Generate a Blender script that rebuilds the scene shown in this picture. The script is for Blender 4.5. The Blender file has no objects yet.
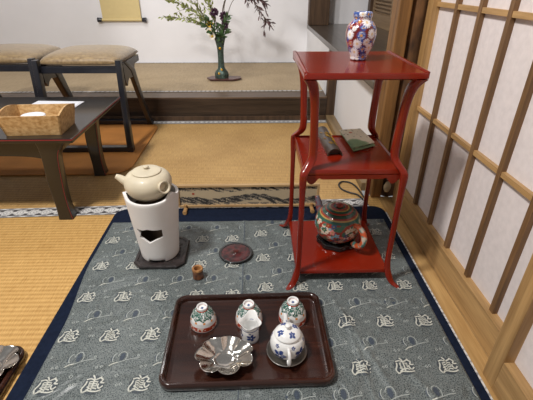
import bpy, bmesh, math, random
from math import sin, cos, pi, radians, hypot, atan2, exp
from mathutils import Vector, Matrix, noise
random.seed(7)
scene = bpy.context.scene
COL = scene.collection

# ------------------------------------------------------------------ helpers
def lin(c):
    return tuple((v/12.92 if v <= .04045 else ((v+.055)/1.055)**2.4) for v in c)
def rgb(r, g, b): return lin((r/255, g/255, b/255))

def nt(m):
    m.use_nodes = True
    t = m.node_tree
    return t, t.nodes['Principled BSDF']

def mat(name, col, rough=.5, metal=0, spec=.5, var=.12, scale=30, stretch=(1, 1, 1), bump=0, bscale=None,
        coat=0, sheen=0, col2=None, trans=0, emis=0, detail=3):
    m = bpy.data.materials.new(name)
    t, p = nt(m)
    N = t.nodes; L = t.links
    tc = N.new('ShaderNodeTexCoord'); mp = N.new('ShaderNodeMapping')
    mp.inputs['Scale'].default_value = stretch
    L.new(tc.outputs['Object'], mp.inputs['Vector'])
    nz = N.new('ShaderNodeTexNoise'); nz.inputs['Scale'].default_value = scale; nz.inputs['Detail'].default_value = detail
    L.new(mp.outputs[0], nz.inputs['Vector'])
    rp = N.new('ShaderNodeValToRGB')
    a = col; b = col2 or tuple(v*(1-var*2) for v in col)
    hi = tuple(min(1, v*(1+var)) for v in a)
    rp.color_ramp.elements[0].position = .3; rp.color_ramp.elements[1].position = .7
    rp.color_ramp.elements[0].color = (*b, 1); rp.color_ramp.elements[1].color = (*hi, 1)
    L.new(nz.outputs['Fac'], rp.inputs[0]); L.new(rp.outputs[0], p.inputs['Base Color'])
    p.inputs['Roughness'].default_value = rough; p.inputs['Metallic'].default_value = metal
    p.inputs['Specular IOR Level'].default_value = spec
    p.inputs['Coat Weight'].default_value = coat; p.inputs['Coat Roughness'].default_value = .08
    p.inputs['Sheen Weight'].default_value = sheen
    p.inputs['Transmission Weight'].default_value = trans
    if bump:
        bn = N.new('ShaderNodeBump'); bn.inputs['Strength'].default_value = bump; bn.inputs['Distance'].default_value = .002
        n2 = N.new('ShaderNodeTexNoise'); n2.inputs['Scale'].default_value = bscale or scale*3; n2.inputs['Detail'].default_value = 4
        L.new(mp.outputs[0], n2.inputs['Vector']); L.new(n2.outputs['Fac'], bn.inputs['Height']); L.new(bn.outputs[0], p.inputs['Normal'])
    return m

def vcmat(name, rough=.25, coat=.3, spec=.5, metal=0, bump=0, bscale=200, var=.08):
    """colours come from the mesh's painted colour attribute, broken up by a fine noise"""
    m = bpy.data.materials.new(name); t, p = nt(m); N = t.nodes; L = t.links
    a = N.new('ShaderNodeAttribute'); a.attribute_name = 'Col'
    tc = N.new('ShaderNodeTexCoord'); nz = N.new('ShaderNodeTexNoise'); nz.inputs['Scale'].default_value = bscale
    L.new(tc.outputs['Object'], nz.inputs['Vector'])
    mr = N.new('ShaderNodeMapRange'); mr.inputs['To Min'].default_value = 1-var; mr.inputs['To Max'].default_value = 1+var
    L.new(nz.outputs['Fac'], mr.inputs['Value'])
    mx = N.new('ShaderNodeVectorMath'); mx.operation = 'SCALE'
    L.new(a.outputs['Color'], mx.inputs[0]); L.new(mr.outputs[0], mx.inputs['Scale'])
    L.new(mx.outputs[0], p.inputs['Base Color'])
    p.inputs['Roughness'].default_value = rough; p.inputs['Coat Weight'].default_value = coat
    p.inputs['Coat Roughness'].default_value = .06; p.inputs['Metallic'].default_value = metal
    p.inputs['Specular IOR Level'].default_value = spec
    if bump:
        bn = N.new('ShaderNodeBump'); bn.inputs['Strength'].default_value = bump; bn.inputs['Distance'].default_value = .001
        L.new(nz.outputs['Fac'], bn.inputs['Height']); L.new(bn.outputs[0], p.inputs['Normal'])
    return m

def wood(name, c1, c2, axis='x', rough=.45, scale=9, coat=0, bump=.15, spec=.4):
    st = {'x': (.06, 1, 1), 'y': (1, .06, 1), 'z': (1, 1, .06)}[axis]
    m = bpy.data.materials.new(name); t, p = nt(m); N = t.nodes; L = t.links
    tc = N.new('ShaderNodeTexCoord'); mp = N.new('ShaderNodeMapping'); mp.inputs['Scale'].default_value = st
    L.new(tc.outputs['Object'], mp.inputs['Vector'])
    nz = N.new('ShaderNodeTexNoise'); nz.inputs['Scale'].default_value = scale*4; nz.inputs['Detail'].default_value = 6; nz.inputs['Distortion'].default_value = .6
    L.new(mp.outputs[0], nz.inputs['Vector'])
    n2 = N.new('ShaderNodeTexNoise'); n2.inputs['Scale'].default_value = scale*22; n2.inputs['Detail'].default_value = 3
    L.new(mp.outputs[0], n2.inputs['Vector'])
    ad = N.new('ShaderNodeMath'); ad.operation = 'MULTIPLY_ADD'; ad.inputs[1].default_value = .45
    L.new(n2.outputs['Fac'], ad.inputs[0]); L.new(nz.outputs['Fac'], ad.inputs[2])
    rp = N.new('ShaderNodeValToRGB'); rp.color_ramp.elements[0].position = .5; rp.color_ramp.elements[1].position = .95
    rp.color_ramp.elements[0].color = (*c2, 1); rp.color_ramp.elements[1].color = (*c1, 1)
    L.new(ad.outputs[0], rp.inputs[0]); L.new(rp.outputs[0], p.inputs['Base Color'])
    p.inputs['Roughness'].default_value = rough; p.inputs['Coat Weight'].default_value = coat; p.inputs['Coat Roughness'].default_value = .1
    p.inputs['Specular IOR Level'].default_value = spec
    bn = N.new('ShaderNodeBump'); bn.inputs['Strength'].default_value = bump; bn.inputs['Distance'].default_value = .001
    L.new(ad.outputs[0], bn.inputs['Height']); L.new(bn.outputs[0], p.inputs['Normal'])
    return m

def obj(name, bm, m, parent=None, smooth=False, loc=None):
    me = bpy.data.meshes.new(name)
    if isinstance(bm, bmesh.types.BMesh):
        bm.normal_update(); bm.to_mesh(me); bm.free()
    else:
        bm_ = bm; me = bm_
    o = bpy.data.objects.new(name, me); COL.objects.link(o)
    ms = m if isinstance(m, (list, tuple)) else [m]
    for x in ms: me.materials.append(x)
    if smooth:
        for f in me.polygons: f.use_smooth = True
        if smooth == 'auto':
            me.set_sharp_from_angle(angle=radians(38))
    if parent is not None: o.parent = parent
    if loc: o.location = loc
    return o
def tag(o, label, cat, group=None, kind=None):
    o['label'] = label; o['category'] = cat
    if group: o['group'] = group
    if kind: o['kind'] = kind
    return o
def thing(name, label, cat, loc=(0, 0, 0), rz=0, group=None):
    o = bpy.data.objects.new(name, None); COL.objects.link(o); o.empty_display_size = .02
    o.location = loc; o.rotation_euler = (0, 0, rz)
    return tag(o, label, cat, group)
def struct(name, bm, m, parent=None, smooth=False, label=None):
    o = obj(name, bm, m, parent, smooth)
    if parent is None: o['kind'] = 'structure'
    if label: o['label'] = label
    return o
def dup(root, loc, rz=None, label=None):
    r = root.copy(); COL.objects.link(r); r.location = loc
    if rz is not None: r.rotation_euler = (0, 0, rz)
    if label: r['label'] = label
    for ch in list(root.children):
        c = ch.copy(); COL.objects.link(c); c.parent = r
        for g in list(ch.children):
            d = g.copy(); COL.objects.link(d); d.parent = c
    return r

def NB(): return bmesh.new()
def box(bm, x0, x1, y0, y1, z0, z1, bev=0, seg=2, M=None, mi=0):
    tmp = bmesh.new()
    bmesh.ops.create_cube(tmp, size=1)
    for v in tmp.verts:
        v.co = Vector(((x0+x1)/2+v.co.x*(x1-x0), (y0+y1)/2+v.co.y*(y1-y0), (z0+z1)/2+v.co.z*(z1-z0)))
    if bev: bmesh.ops.bevel(tmp, geom=tmp.edges[:], offset=bev, segments=seg, affect='EDGES', profile=.6)
    if M: bmesh.ops.transform(tmp, matrix=M, verts=tmp.verts)
    mp = {}
    for v in tmp.verts: mp[v] = bm.verts.new(v.co)
    for f in tmp.faces:
        try:
            nf = bm.faces.new([mp[v] for v in f.verts]); nf.material_index = mi
        except ValueError: pass
    tmp.free(); return bm
def BX(*a, **k): return box(NB(), *a, **k)

def loft(bm, rings, closed=True, cap0=True, cap1=True, mi=0):
    R = [[bm.verts.new(p) for p in r] for r in rings]
    n = len(R[0])
    for a, b in zip(R, R[1:]):
        for i in range(n if closed else n-1):
            j = (i+1) % n
            f = bm.faces.new((a[i], a[j], b[j], b[i])); f.material_index = mi
    if cap0: f = bm.faces.new(R[0][::-1]); f.material_index = mi
    if cap1: f = bm.faces.new(R[-1]); f.material_index = mi
    return R
def tube(bm, pts, r, n=8, cap=True, mi=0):
    """round tube along a path; r a number or a list"""
    pts = [Vector(p) for p in pts]
    rs = r if isinstance(r, (list, tuple)) else [r]*len(pts)
    up = None; rings = []
    for i, p in enumerate(pts):
        d = (pts[min(i+1, len(pts)-1)]-pts[max(i-1, 0)]).normalized()
        if up is None:
            up = Vector((0, 0, 1)) if abs(d.z) < .9 else Vector((0, 1, 0))
        s = d.cross(up)
        if s.length < 1e-4: s = d.cross(Vector((1, .1, 0)))
        s.normalize(); up = s.cross(d).normalized()
        rings.append([p+s*cos(2*pi*k/n)*rs[i]+up*sin(2*pi*k/n)*rs[i] for k in range(n)])
    loft(bm, rings, True, cap, cap, mi)
    return bm
def smoothpath(pts, k=4):
    """Catmull-Rom through points (tuples of any length)"""
    P = [tuple(p) for p in pts]; out = []
    for i in range(len(P)-1):
        p0 = P[max(i-1, 0)]; p1 = P[i]; p2 = P[i+1]; p3 = P[min(i+2, len(P)-1)]
        for s in range(k):
            t = s/k
            out.append(tuple(.5*(2*b+(c-a)*t+(2*a-5*b+4*c-d)*t*t+(3*b-a-3*c+d)*t**3) for a, b, c, d in zip(p0, p1, p2, p3)))
    out.append(P[-1]); return out
def sweepz(bm, path, e=.45, n=16, mi=0):
    """near vertical member; path of (x,y,z,halfx,halfy), squarish section"""
    rings = []
    for x, y, z, a, b in path:
        ring = []
        for k in range(n):
            t = 2*pi*k/n+pi/n
            c, s = cos(t), sin(t)
            ring.append(Vector((x+a*math.copysign(abs(c)**e, c), y+b*math.copysign(abs(s)**e, s), z)))
        rings.append(ring)
    loft(bm, rings, mi=mi); return bm
def lathe(bm, prof, n=48, cx=0, cy=0, cz=0, fn=None, mi=0, cap0=False, cap1=False):
    """prof list of (r,z); fn(theta, i, r, z)->(r,z) reshapes"""
    rings = []
    for i, (r, z) in enumerate(prof):
        ring = []
        for k in range(n):
            t = 2*pi*k/n; rr, zz = (r, z) if fn is None else fn(t, i, r, z)
            ring.append(Vector((cx+rr*cos(t), cy+rr*sin(t), cz+zz)))
        rings.append(ring)
    loft(bm, rings, True, cap0, cap1, mi); return bm
def densify(prof, step):
    out = []
    for (a, b), (c, d) in zip(prof, prof[1:]):
        k = max(1, int(hypot(c-a, d-b)/step+.5))
        for s in range(k): out.append((a+(c-a)*s/k, b+(d-b)*s/k))
    out.append(prof[-1]); return out
def paint(o, fn):
    """fn(co) -> linear rgb; stored per vertex"""
    me = o.data
    ca = me.color_attributes.new('Col', 'FLOAT_COLOR', 'POINT')
    for i, v in enumerate(me.vertices):
        c = fn(v.co); ca.data[i].color = (c[0], c[1], c[2], 1)
    return o
def rrect(x0, x1, y0, y1, r, z, n=8):
    pts = []
    for cx, cy, a0 in ((x1-r, y1-r, 0), (x0+r, y1-r, pi/2), (x0+r, y0+r, pi), (x1-r, y0+r, 3*pi/2)):
        for k in range(n+1):
            a = a0+pi/2*k/n; pts.append(Vector((cx+r*cos(a), cy+r*sin(a), z)))
    return pts

# ------------------------------------------------------------------ colours / materials
def tatami_mat(name, c1, c2, period=.0165):
    m = bpy.data.materials.new(name); t, p = nt(m); N = t.nodes; L = t.links
    tc = N.new('ShaderNodeTexCoord'); sx = N.new('ShaderNodeSeparateXYZ'); L.new(tc.outputs['Object'], sx.inputs[0])
    mu = N.new('ShaderNodeMath'); mu.operation = 'MULTIPLY'; mu.inputs[1].default_value = 2*pi/period; L.new(sx.outputs['Y'], mu.inputs[0])
    sn = N.new('ShaderNodeMath'); sn.operation = 'SINE'; L.new(mu.outputs[0], sn.inputs[0])
    mp = N.new('ShaderNodeMapping'); mp.inputs['Scale'].default_value = (160, 8, 1); L.new(tc.outputs['Object'], mp.inputs[0])
    n1 = N.new('ShaderNodeTexNoise'); n1.inputs['Scale'].default_value = 3; n1.inputs['Detail'].default_value = 3; L.new(mp.outputs[0], n1.inputs['Vector'])
    n2 = N.new('ShaderNodeTexNoise'); n2.inputs['Scale'].default_value = 4; L.new(tc.outputs['Object'], n2.inputs['Vector'])
    a = N.new('ShaderNodeMath'); a.operation = 'MULTIPLY_ADD'; a.inputs[1].default_value = .13; L.new(sn.outputs[0], a.inputs[0]); L.new(n1.outputs['Fac'], a.inputs[2])
    b = N.new('ShaderNodeMath'); b.operation = 'MULTIPLY_ADD'; b.inputs[1].default_value = .5; L.new(n2.outputs['Fac'], b.inputs[0]); L.new(a.outputs[0], b.inputs[2])
    rp = N.new('ShaderNodeValToRGB'); rp.color_ramp.elements[0].position = .45; rp.color_ramp.elements[1].position = 1.0
    rp.color_ramp.elements[0].color = (*c2, 1); rp.color_ramp.elements[1].color = (*c1, 1)
    L.new(b.outputs[0], rp.inputs[0]); L.new(rp.outputs[0], p.inputs['Base Color'])
    p.inputs['Roughness'].default_value = .55; p.inputs['Specular IOR Level'].default_value = .35
    bn = N.new('ShaderNodeBump'); bn.inputs['Strength'].default_value = .5; bn.inputs['Distance'].default_value = .0025
    L.new(a.outputs[0], bn.inputs['Height']); L.new(bn.outputs[0], p.inputs['Normal'])
    return m
M_tatami = tatami_mat('tatami_near', rgb(214, 172, 106), rgb(168, 126, 68))
M_tatami2 = tatami_mat('tatami_far', rgb(206, 168, 110), rgb(158, 122, 72))
M_tatami3 = tatami_mat('tatami_alcove', rgb(186, 164, 130), rgb(146, 126, 96))
M_plaster = mat('white_plaster', rgb(232, 231, 233), .85, var=.02, scale=3, bump=.1, bscale=120)
M_plaster2 = mat('white_plaster_side', rgb(226, 226, 228), .85, var=.02, scale=3, bump=.1, bscale=120)
M_heri = vcmat('white_edging', .8, 0, .2)
M_lightwood_y = wood('pale_cypress_y', rgb(204, 166, 110), rgb(158, 120, 72), 'y')
M_lightwood_z = wood('pale_cypress_z', rgb(190, 152, 100), rgb(142, 108, 66), 'z')
M_kumiko_shade_z = wood('lattice_cypress_shade_z', rgb(136, 102, 68), rgb(96, 70, 44), 'z')  # upright bars: same lattice wood, shade painted into the colour
M_kumiko_lit_y = wood('lattice_cypress_lit_y', rgb(196, 158, 106), rgb(148, 114, 72), 'y')  # level members: lighter copy, light on their tops painted in
M_darkbeam = wood('dark_beam', rgb(70, 56, 46), rgb(36, 28, 24), 'x', .35, coat=.2)
M_darkbeam_y = wood('dark_beam_y', rgb(92, 84, 76), rgb(56, 50, 46), 'y', .3, coat=.3)
M_beamtop = wood('beam_top', rgb(108, 88, 70), rgb(74, 58, 46), 'x', .4)
M_post = wood('brown_post', rgb(148, 106, 60), rgb(98, 68, 36), 'z', .5)
M_darkpost = wood('dark_post', rgb(92, 70, 50), rgb(56, 40, 28), 'z', .5)
M_bark = mat('bark', rgb(112, 76, 42), .8, var=.4, scale=28, stretch=(1, 1, .35), bump=1, bscale=90, col2=rgb(36, 22, 14))
M_paper = mat('shoji_paper', rgb(222, 213, 211), .9, var=.035, scale=55, bump=.25, bscale=60)
M_black = mat('black_lacquer_wood', rgb(28, 30, 38), .34, var=.1, coat=.25)
M_table = mat('black_table_lacquer', rgb(24, 22, 22), .3, var=.12, scale=12, coat=.5)
M_redline = mat('red_edge_lacquer', rgb(142, 34, 40), .4, var=.05)
M_red = mat('red_lacquer', rgb(124, 28, 9), .24, var=.1, scale=7, coat=.3, spec=.4)
M_navy = mat('navy_felt', rgb(24, 32, 50), .95, spec=.1, var=.12, scale=90, bump=.2)
M_traywood = wood('dark_tray_wood', rgb(62, 33, 23), rgb(28, 14, 11), 'x', .22, 7, coat=.5, bump=.05)
M_silver = mat('hammered_silver', rgb(198, 192, 184), .16, 1, var=.08, scale=25, bump=.3, bscale=40)
M_pewter = mat('pewter', rgb(150, 146, 140), .35, 1, var=.1, scale=30)
M_porc = vcmat('painted_porcelain', .18, .6)
M_enamel = vcmat('enamelled_pottery', .3, .4)
M_white_clay = mat('white_clay', rgb(232, 229, 226), .7, var=.02, scale=12, bump=.1)
M_soot = mat('dark_clay_inside', rgb(104, 86, 70), .9, var=.2)
M_cream = mat('cream_stoneware', rgb(208, 197, 172), .5, var=.06, scale=16, bump=.1, coat=.1)
M_darkclay = mat('dark_carved_base', rgb(50, 43, 42), .4, var=.25, scale=60, bump=.8, bscale=110)
M_cushion = mat('gold_brocade', rgb(144, 121, 84), .45, var=.15, scale=60, stretch=(1, 2, 1), sheen=.4, bump=.4, col2=rgb(112, 90, 58))
M_rug = mat('orange_cloth', rgb(190, 126, 58), .8, var=.1, scale=6, bump=.15)
M_scroll = mat('gold_silk', rgb(208, 188, 134), .7, var=.015, scale=40)
M_knob = mat('blue_black_knob', rgb(28, 30, 42), .3, coat=.5)
M_box = mat('burl_wood', rgb(196, 164, 116), .5, var=.2, scale=70, stretch=(1, 1, 1.4), bump=.15, col2=rgb(164, 122, 70), detail=5)
M_white = mat('white_paper', rgb(224, 226, 232), .7, var=.02)
M_bronze = mat('green_bronze', rgb(74, 92, 84), .4, .5, var=.35, scale=60, bump=.5, col2=rgb(44, 54, 50))
M_gold = mat('gold_spot', rgb(196, 150, 50), .35, .8, var=.1)
M_plank = mat('dark_red_plank', rgb(84, 48, 42), .4, var=.15, coat=.2)
M_leaf = mat('green_leaf', rgb(66, 92, 52), .5, var=.3, scale=40)
M_leaf2 = mat('yellow_green_leaf', rgb(146, 154, 88), .5, var=.25, scale=40)
M_leafred = mat('purple_brown_leaf', rgb(88, 62, 62), .5, var=.3, scale=40)
M_stem = mat('brown_stem', rgb(84, 70, 54), .7, var=.2)
M_purple = mat('dark_purple_petal', rgb(74, 40, 62), .6, var=.3, scale=60)
M_yellow = mat('yellow_petal', rgb(222, 178, 58), .6, var=.1)
M_petal = mat('white_petal', rgb(236, 230, 214), .6, var=.05)
M_lidred = mat('dark_red_lacquer', rgb(74, 20, 20), .35, var=.5, scale=90, coat=.4)
M_blackgloss = mat('black_gloss', rgb(18, 16, 16), .2, coat=.6)
M_bamboo = mat('smoked_bamboo', rgb(60, 46, 36), .35, var=.3, scale=40, stretch=(1, .2, 1), coat=.3)
M_spool = mat('spool_wood', rgb(176, 128, 76), .5, var=.25, scale=60, stretch=(1, 1, .4), col2=rgb(110, 64, 34))
M_spool_and_shade = mat('spool_wood_and_hollow_shade', rgb(112, 66, 34), .4, var=.5, scale=70, coat=.3, col2=rgb(44, 24, 18))  # spool wood, also the painted shade inside the kettle handle
M_cable = mat('black_rubber', rgb(34, 34, 36), .5)
M_pouch = vcmat('pouch_cloth', .8, 0, .2, bump=.4)
M_lattice = wood('old_lattice', rgb(160, 134, 102), rgb(124, 100, 74), 'y', .6)
M_screenpaint = vcmat('ink_landscape', .8, 0, .2)

# cloth: woven slate silk
def cloth_mat():
    m = bpy.data.materials.new('slate_damask'); t, p = nt(m); N = t.nodes; L = t.links
    tc = N.new('ShaderNodeTexCoord')
    v = N.new('ShaderNodeTexVoronoi'); v.inputs['Scale'].default_value = 210; v.feature = 'DISTANCE_TO_EDGE'; L.new(tc.outputs['Object'], v.inputs['Vector'])
    n = N.new('ShaderNodeTexNoise'); n.inputs['Scale'].default_value = 320; n.inputs['Detail'].default_value = 2; L.new(tc.outputs['Object'], n.inputs['Vector'])
    n3 = N.new('ShaderNodeTexNoise'); n3.inputs['Scale'].default_value = 5; n3.inputs['Detail'].default_value = 2; L.new(tc.outputs['Object'], n3.inputs['Vector'])
    a = N.new('ShaderNodeMath'); a.operation = 'MULTIPLY_ADD'; a.inputs[1].default_value = -1.0; L.new(v.outputs['Distance'], a.inputs[0]); L.new(n.outputs['Fac'], a.inputs[2])
    b = N.new('ShaderNodeMath'); b.operation = 'MULTIPLY_ADD'; b.inputs[1].default_value = .25; L.new(n3.outputs['Fac'], b.inputs[0]); L.new(a.outputs[0], b.inputs[2])
    rp = N.new('ShaderNodeValToRGB'); rp.color_ramp.elements[0].position = .22; rp.color_ramp.elements[1].position = .72
    rp.color_ramp.elements[0].color = (*rgb(42, 50, 53), 1); rp.color_ramp.elements[1].color = (*rgb(124, 131, 129), 1)
    L.new(b.outputs[0], rp.inputs[0]); L.new(rp.outputs[0], p.inputs['Base Color'])
    p.inputs['Roughness'].default_value = .36; p.inputs['Specular IOR Level'].default_value = .5
    n4 = N.new('ShaderNodeTexNoise'); n4.inputs['Scale'].default_value = 7; n4.inputs['Detail'].default_value = 2; n4.inputs['Distortion'].default_value = 1.2; L.new(tc.outputs['Object'], n4.inputs['Vector'])
    bn = N.new('ShaderNodeBump'); bn.inputs['Strength'].default_value = .7; bn.inputs['Distance'].default_value = .03; L.new(n4.outputs['Fac'], bn.inputs['Height'])
    b2 = N.new('ShaderNodeBump'); b2.inputs['Strength'].default_value = .3; b2.inputs['Distance'].default_value = .001; L.new(a.outputs[0], b2.inputs['Height']); L.new(bn.outputs[0], b2.inputs['Normal'])
    L.new(b2.outputs[0], p.inputs['Normal'])
    return m
M_cloth = cloth_mat()
M_thread = mat('pale_thread', rgb(196, 197, 186), .5, var=.12, scale=300)
M_thread2 = mat('faint_thread', rgb(172, 178, 174), .5, var=.12, scale=300)
M_ground = mat('crest_ground', rgb(64, 72, 78), .5, var=.25, scale=260)
M_threaddark = mat('indigo_thread', rgb(66, 76, 88), .5, var=.2, scale=300)

# ================================================================== SETTING
WALL_Y = 3.64
struct('floor', BX(-2.6, .455, -1.2, 1.30, -.05, 0), M_tatami, label='near tatami floor mat')
struct('floor', BX(-2.6, .455, 1.30, 2.47, -.05, 0), M_tatami2, label='tatami between the mat and the alcove')
struct('floor', BX(-2.6, .455, 2.47+.13, WALL_Y, .0, .15), M_tatami3, label='raised alcove tatami')
# edging strips with a round cloud pattern
def heri(name, x0, x1, y0, y1, z, along='x', per=.048, slope=0, step=.0035, faint=False):
    bm = NB()
    L_ = (x1-x0) if along == 'x' else (y1-y0); W = (y1-y0) if along == 'x' else (x1-x0)
    nl = int(L_/step); nw = max(4, int(W/step))
    rows = []
    for i in range(nl+1):
        u = L_*i/nl; row = []
        for j in range(nw+1):
            w = W*j/nw
            if along == 'x': row.append(bm.verts.new((x0+u, y0+w+slope*u, z)))
            else: row.append(bm.verts.new((x0+w, y0+u, z)))
        rows.append(row)
    for a, b in zip(rows, rows[1:]):
        for j in range(nw): bm.faces.new((a[j], b[j], b[j+1], a[j+1]) if along == 'x' else (a[j], a[j+1], b[j+1], b[j]))
    o = struct(name, bm, M_heri)
    wh, gr, dk = rgb(212, 210, 206), rgb(146, 144, 144), rgb(84, 80, 80)
    def f(c):
        u = c.x if along == 'x' else c.y
        w = (c.y-y0-slope*(c.x-x0)) if along == 'x' else (c.x-x0)
        u0 = (u/per) % 1-.5; w0 = (w-W/2)/per
        d = hypot(u0, w0*1.0)
        d2 = hypot(abs(u0)-.5, w0)
        if d < .07: return gr
        if .20 < d < .27 or .37 < d < .41: return gr
        if d < .44: return wh
        if abs(w0) > .50: return wh if d2 < .62 and d2 > .5 else gr
        if d2 < .12: return wh
        return dk
    paint(o, f); return o
heri('trim_1', -2.4, .455, 1.245, 1.312, .0025, 'x', .050, slope=.035)
heri('trim_2', -2.6, .455, 2.40, 2.455, .0025, 'x', .03)
heri('trim_3', -2.6, .455, 2.602, 2.63, .1525, 'x', .03)
heri('trim_4', -2.6, .44, WALL_Y-.022, WALL_Y-.002, .1525, 'x', .03)
heri('trim_5', .506, .511, -.4, 1.30, .0025, 'y', .022)
# floor strip under the mat's right side
struct('floor', BX(.455, .512, -1.2, 1.44, -.05, -.0002), M_tatami)
# alcove beam
b = NB(); box(b, -2.6, .455, 2.47, 2.60, 0, .138, .003)
struct('trim_6', b, M_darkbeam, label='dark beam across the alcove front')
b = NB(); box(b, -2.6, .455, 2.466, 2.60, .1385, .15, .003)
struct('trim_7', b, M_beamtop)
b = NB(); box(b, -2.6, .455, 2.458, 2.469, 0, .03, .002)
struct('trim_8', b, M_darkpost)
# walls
struct('wall_back', BX(-2.6, .455, WALL_Y, WALL_Y+.05, -.05, 2.4), M_plaster)
struct('wall_left', BX(-2.65, -2.6, -1.2, WALL_Y, -.05, 2.4), M_plaster)
b = NB(); box(b, .455, .495, 2.53, WALL_Y, 0, .43)
struct('wall_alcove_side', b, M_plaster2)
b = NB(); box(b, .512, .55, 1.53, 2.475, 0, .43)
struct('wall_right', b, M_plaster2)
struct('wall_ledge_end', BX(.455, 1.06, WALL_Y+.06, WALL_Y+.10, -.05, 2.4), M_plaster)
struct('baseboard_right', BX(.457, .512, 1.50, 2.475, -.01, .03, .003), wood('grey_base', rgb(150, 126, 92), rgb(110, 90, 64), 'y'))
b = NB(); box(b, .457, .511, 2.475, 2.53, 0, .43, .004)
struct('trim_9', b, M_darkpost, label='dark short post under the ledge')
b = NB(); box(b, .452, 1.02, 1.50, WALL_Y+.058, .43, .462, .004)
struct('trim_10', b, M_darkbeam_y, label='dark wooden ledge beside the alcove')
b = NB(); box(b, .452, .62, WALL_Y-.09, WALL_Y+.055, .462, 2.4, .006)
struct('trim_11', b, M_darkpost, label='dark corner post at the back of the alcove')
b = NB(); box(b, .97, 1.02, WALL_Y-.02, WALL_Y+.055, .462, 2.4, .004)
struct('trim_12', b, M_darkpost)
# lattice window over the ledge
w = bpy.data.objects.new('window_1', None); COL.objects.link(w); w['kind'] = 'structure'
y = 1.5
for (ya, yb) in ((3.10, 3.62), (2.56, 3.08), (2.02, 2.54), (1.5, 2.0)):
    b = NB(); box(b, .995, 1.015, ya, ya+.035, .463, 2.3); box(b, .995, 1.015, yb-.035, yb, .463, 2.3); box(b, .995, 1.015, ya+.035, yb-.035, .463, .56)
    obj('window_frame', b, M_lattice, w)
    b = NB(); z = .58
    while z < 1.25:
        box(b, .996, 1.012, ya+.03, yb-.03, z, z+.012); z += .026
    box(b, 1.013, 1.018, ya+.03, yb-.03, .55, 2.3)
    obj('slat_panel', b, M_lattice, w)
# pillar beside the shoji
struct('trim_13', BX(.480, .522, 1.42, 1.50, 0, 2.4, .004), M_post, label='brown square post beside the paper screens')
b = NB(); rings = []
for i in range(41):
    z = 2.4*i/40; ring = []
    for k in range(20):
        t = 2*pi*k/20; rr = .037*(1+.10*noise.noise(Vector((cos(t)*2, sin(t)*2, z*9))))
        ring.append(Vector((.556+rr*cos(t), 1.466+rr*sin(t), z)))
    rings.append(ring)
loft(b, rings); struct('trim_14', b, M_bark, smooth=True, label='rough dark bark-covered post')
# threshold
b = NB(); box(b, .512, .558, -1.2, 1.43, -.03, .0, .001); struct('trim_15', b, M_lightwood_y, label='pale threshold in front of the sliding screens')
b = NB(); box(b, .560, .64, -1.2, 1.43, -.03, -.002, .001); struct('trim_16', b, M_kumiko_lit_y)
struct('trim_17', BX(.596, .63, 1.415, 1.50, 0, 2.4, .003), M_lightwood_z, label='pale door jamb')

# shoji
def shoji(name, X, y0, y1, kum, label):
    d = bpy.data.objects.new(name, None); COL.objects.link(d); d['kind'] = 'structure'; d['label'] = label
    T = .03; H = 1.75
    obj('stile', BX(X, X+T, y1-.042, y1, 0, H, .0015), M_lightwood_z, d)
    obj('stile', BX(X, X+T, y0, y0+.035, 0, H, .0015), M_lightwood_z, d)
    obj('bottom_rail', BX(X, X+T, y0+.035, y1-.042, 0, .09, .0015), M_kumiko_lit_y, d)
    obj('top_rail', BX(X, X+T, y0+.035, y1-.042, H-.05, H, .0015), M_kumiko_lit_y, d)
    ya, yb = y0+.035, y1-.042
    for k in kum:
        if ya < k < yb: obj('lattice_bar', BX(X+.011, X+.0235, k-.0078, k+.0078, .09, H-.05), M_kumiko_shade_z, d)
    for z in (.403, .733, 1.063, 1.393):
        obj('lattice_bar', BX(X+.0125, X+.0235, ya, yb, z-.0065, z+.0065), M_kumiko_lit_y, d)
    obj('paper', BX(X+.0236, X+.025, ya, yb, .09, H-.05), M_paper, d)
ks = [1.215-.133*i for i in range(12)]
shoji('door_1', .560, .02, 1.392, ks, 'far sliding paper screen')
shoji('door_2', .522, -.75, .580, [.445-.133*i for i in range(9)], 'near sliding paper screen')

# ================================================================== MAT AND CLOTH
b = NB(); r0 = rrect(-.551, .505, .18, 1.345, .045, .0002); r1 = rrect(-.551, .505, .18, 1.345, .045, .004)
loft(b, [r0, r1]); tag(obj('felt_mat', b, M_navy), 'navy blue felt mat with rounded corners spread under the grey patterned cloth', 'mat')

def cleft(y):
    t = min(1, max(0, (1.02-y)/.30)); return -.538+.028*t*t*(3-2*t)
def cz(x, y):
    h = .0062
    h += .0022*exp(-((x+.045)/.006)**2)*(1 if y > .84 or y < .5 else .3)
    h += .006*exp(-(((x+.250+1.6*(y-.755)**2*4)/.010)**2+((y-.755)/.06)**2))
    h += .0022*exp(-(((x-.27+.5*(y-.7))/.018)**2+((y-.68)/.1)**2))
    def fold(x0, y0, x1, y1, w_, a_):
        dx, dy = x1-x0, y1-y0; l2 = dx*dx+dy*dy; t = ((x-x0)*dx+(y-y0)*dy)/l2
        if t <= 0 or t >= 1: return 0
        d = ((x-x0)*dy-(y-y0)*dx)/l2**.5; w_ = w_*.62
        return a_*exp(-(d/w_)**2)*sin(pi*t)**.7
    h += fold(.20, .86, .31, .50, .013, .0055)+fold(.23, .80, .26, .40, .010, .004)+fold(.33, .62, .44, .40, .016, .005)
    h += fold(.25, .83, .46, .80, .010, .003)+fold(-.50, .88, -.28, .84, .008, .003)+fold(-.45, .55, -.27, .66, .014, .003)+fold(-.48, 1.02, -.42, .60, .010, .003)
    h += fold(-.03, .50, .16, .535, .010, .003)+fold(.19, .50, .34, .74, .009, .003)
    return h
b = NB(); CX0, CX1, CY0, CY1 = -.538, .482, .20, 1.243
nx, ny = 230, 236
def cxy(i, j):
    yy = CY0+(CY1-CY0)*j/ny; xl = cleft(yy); return xl+(CX1-xl)*i/nx, yy
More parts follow.
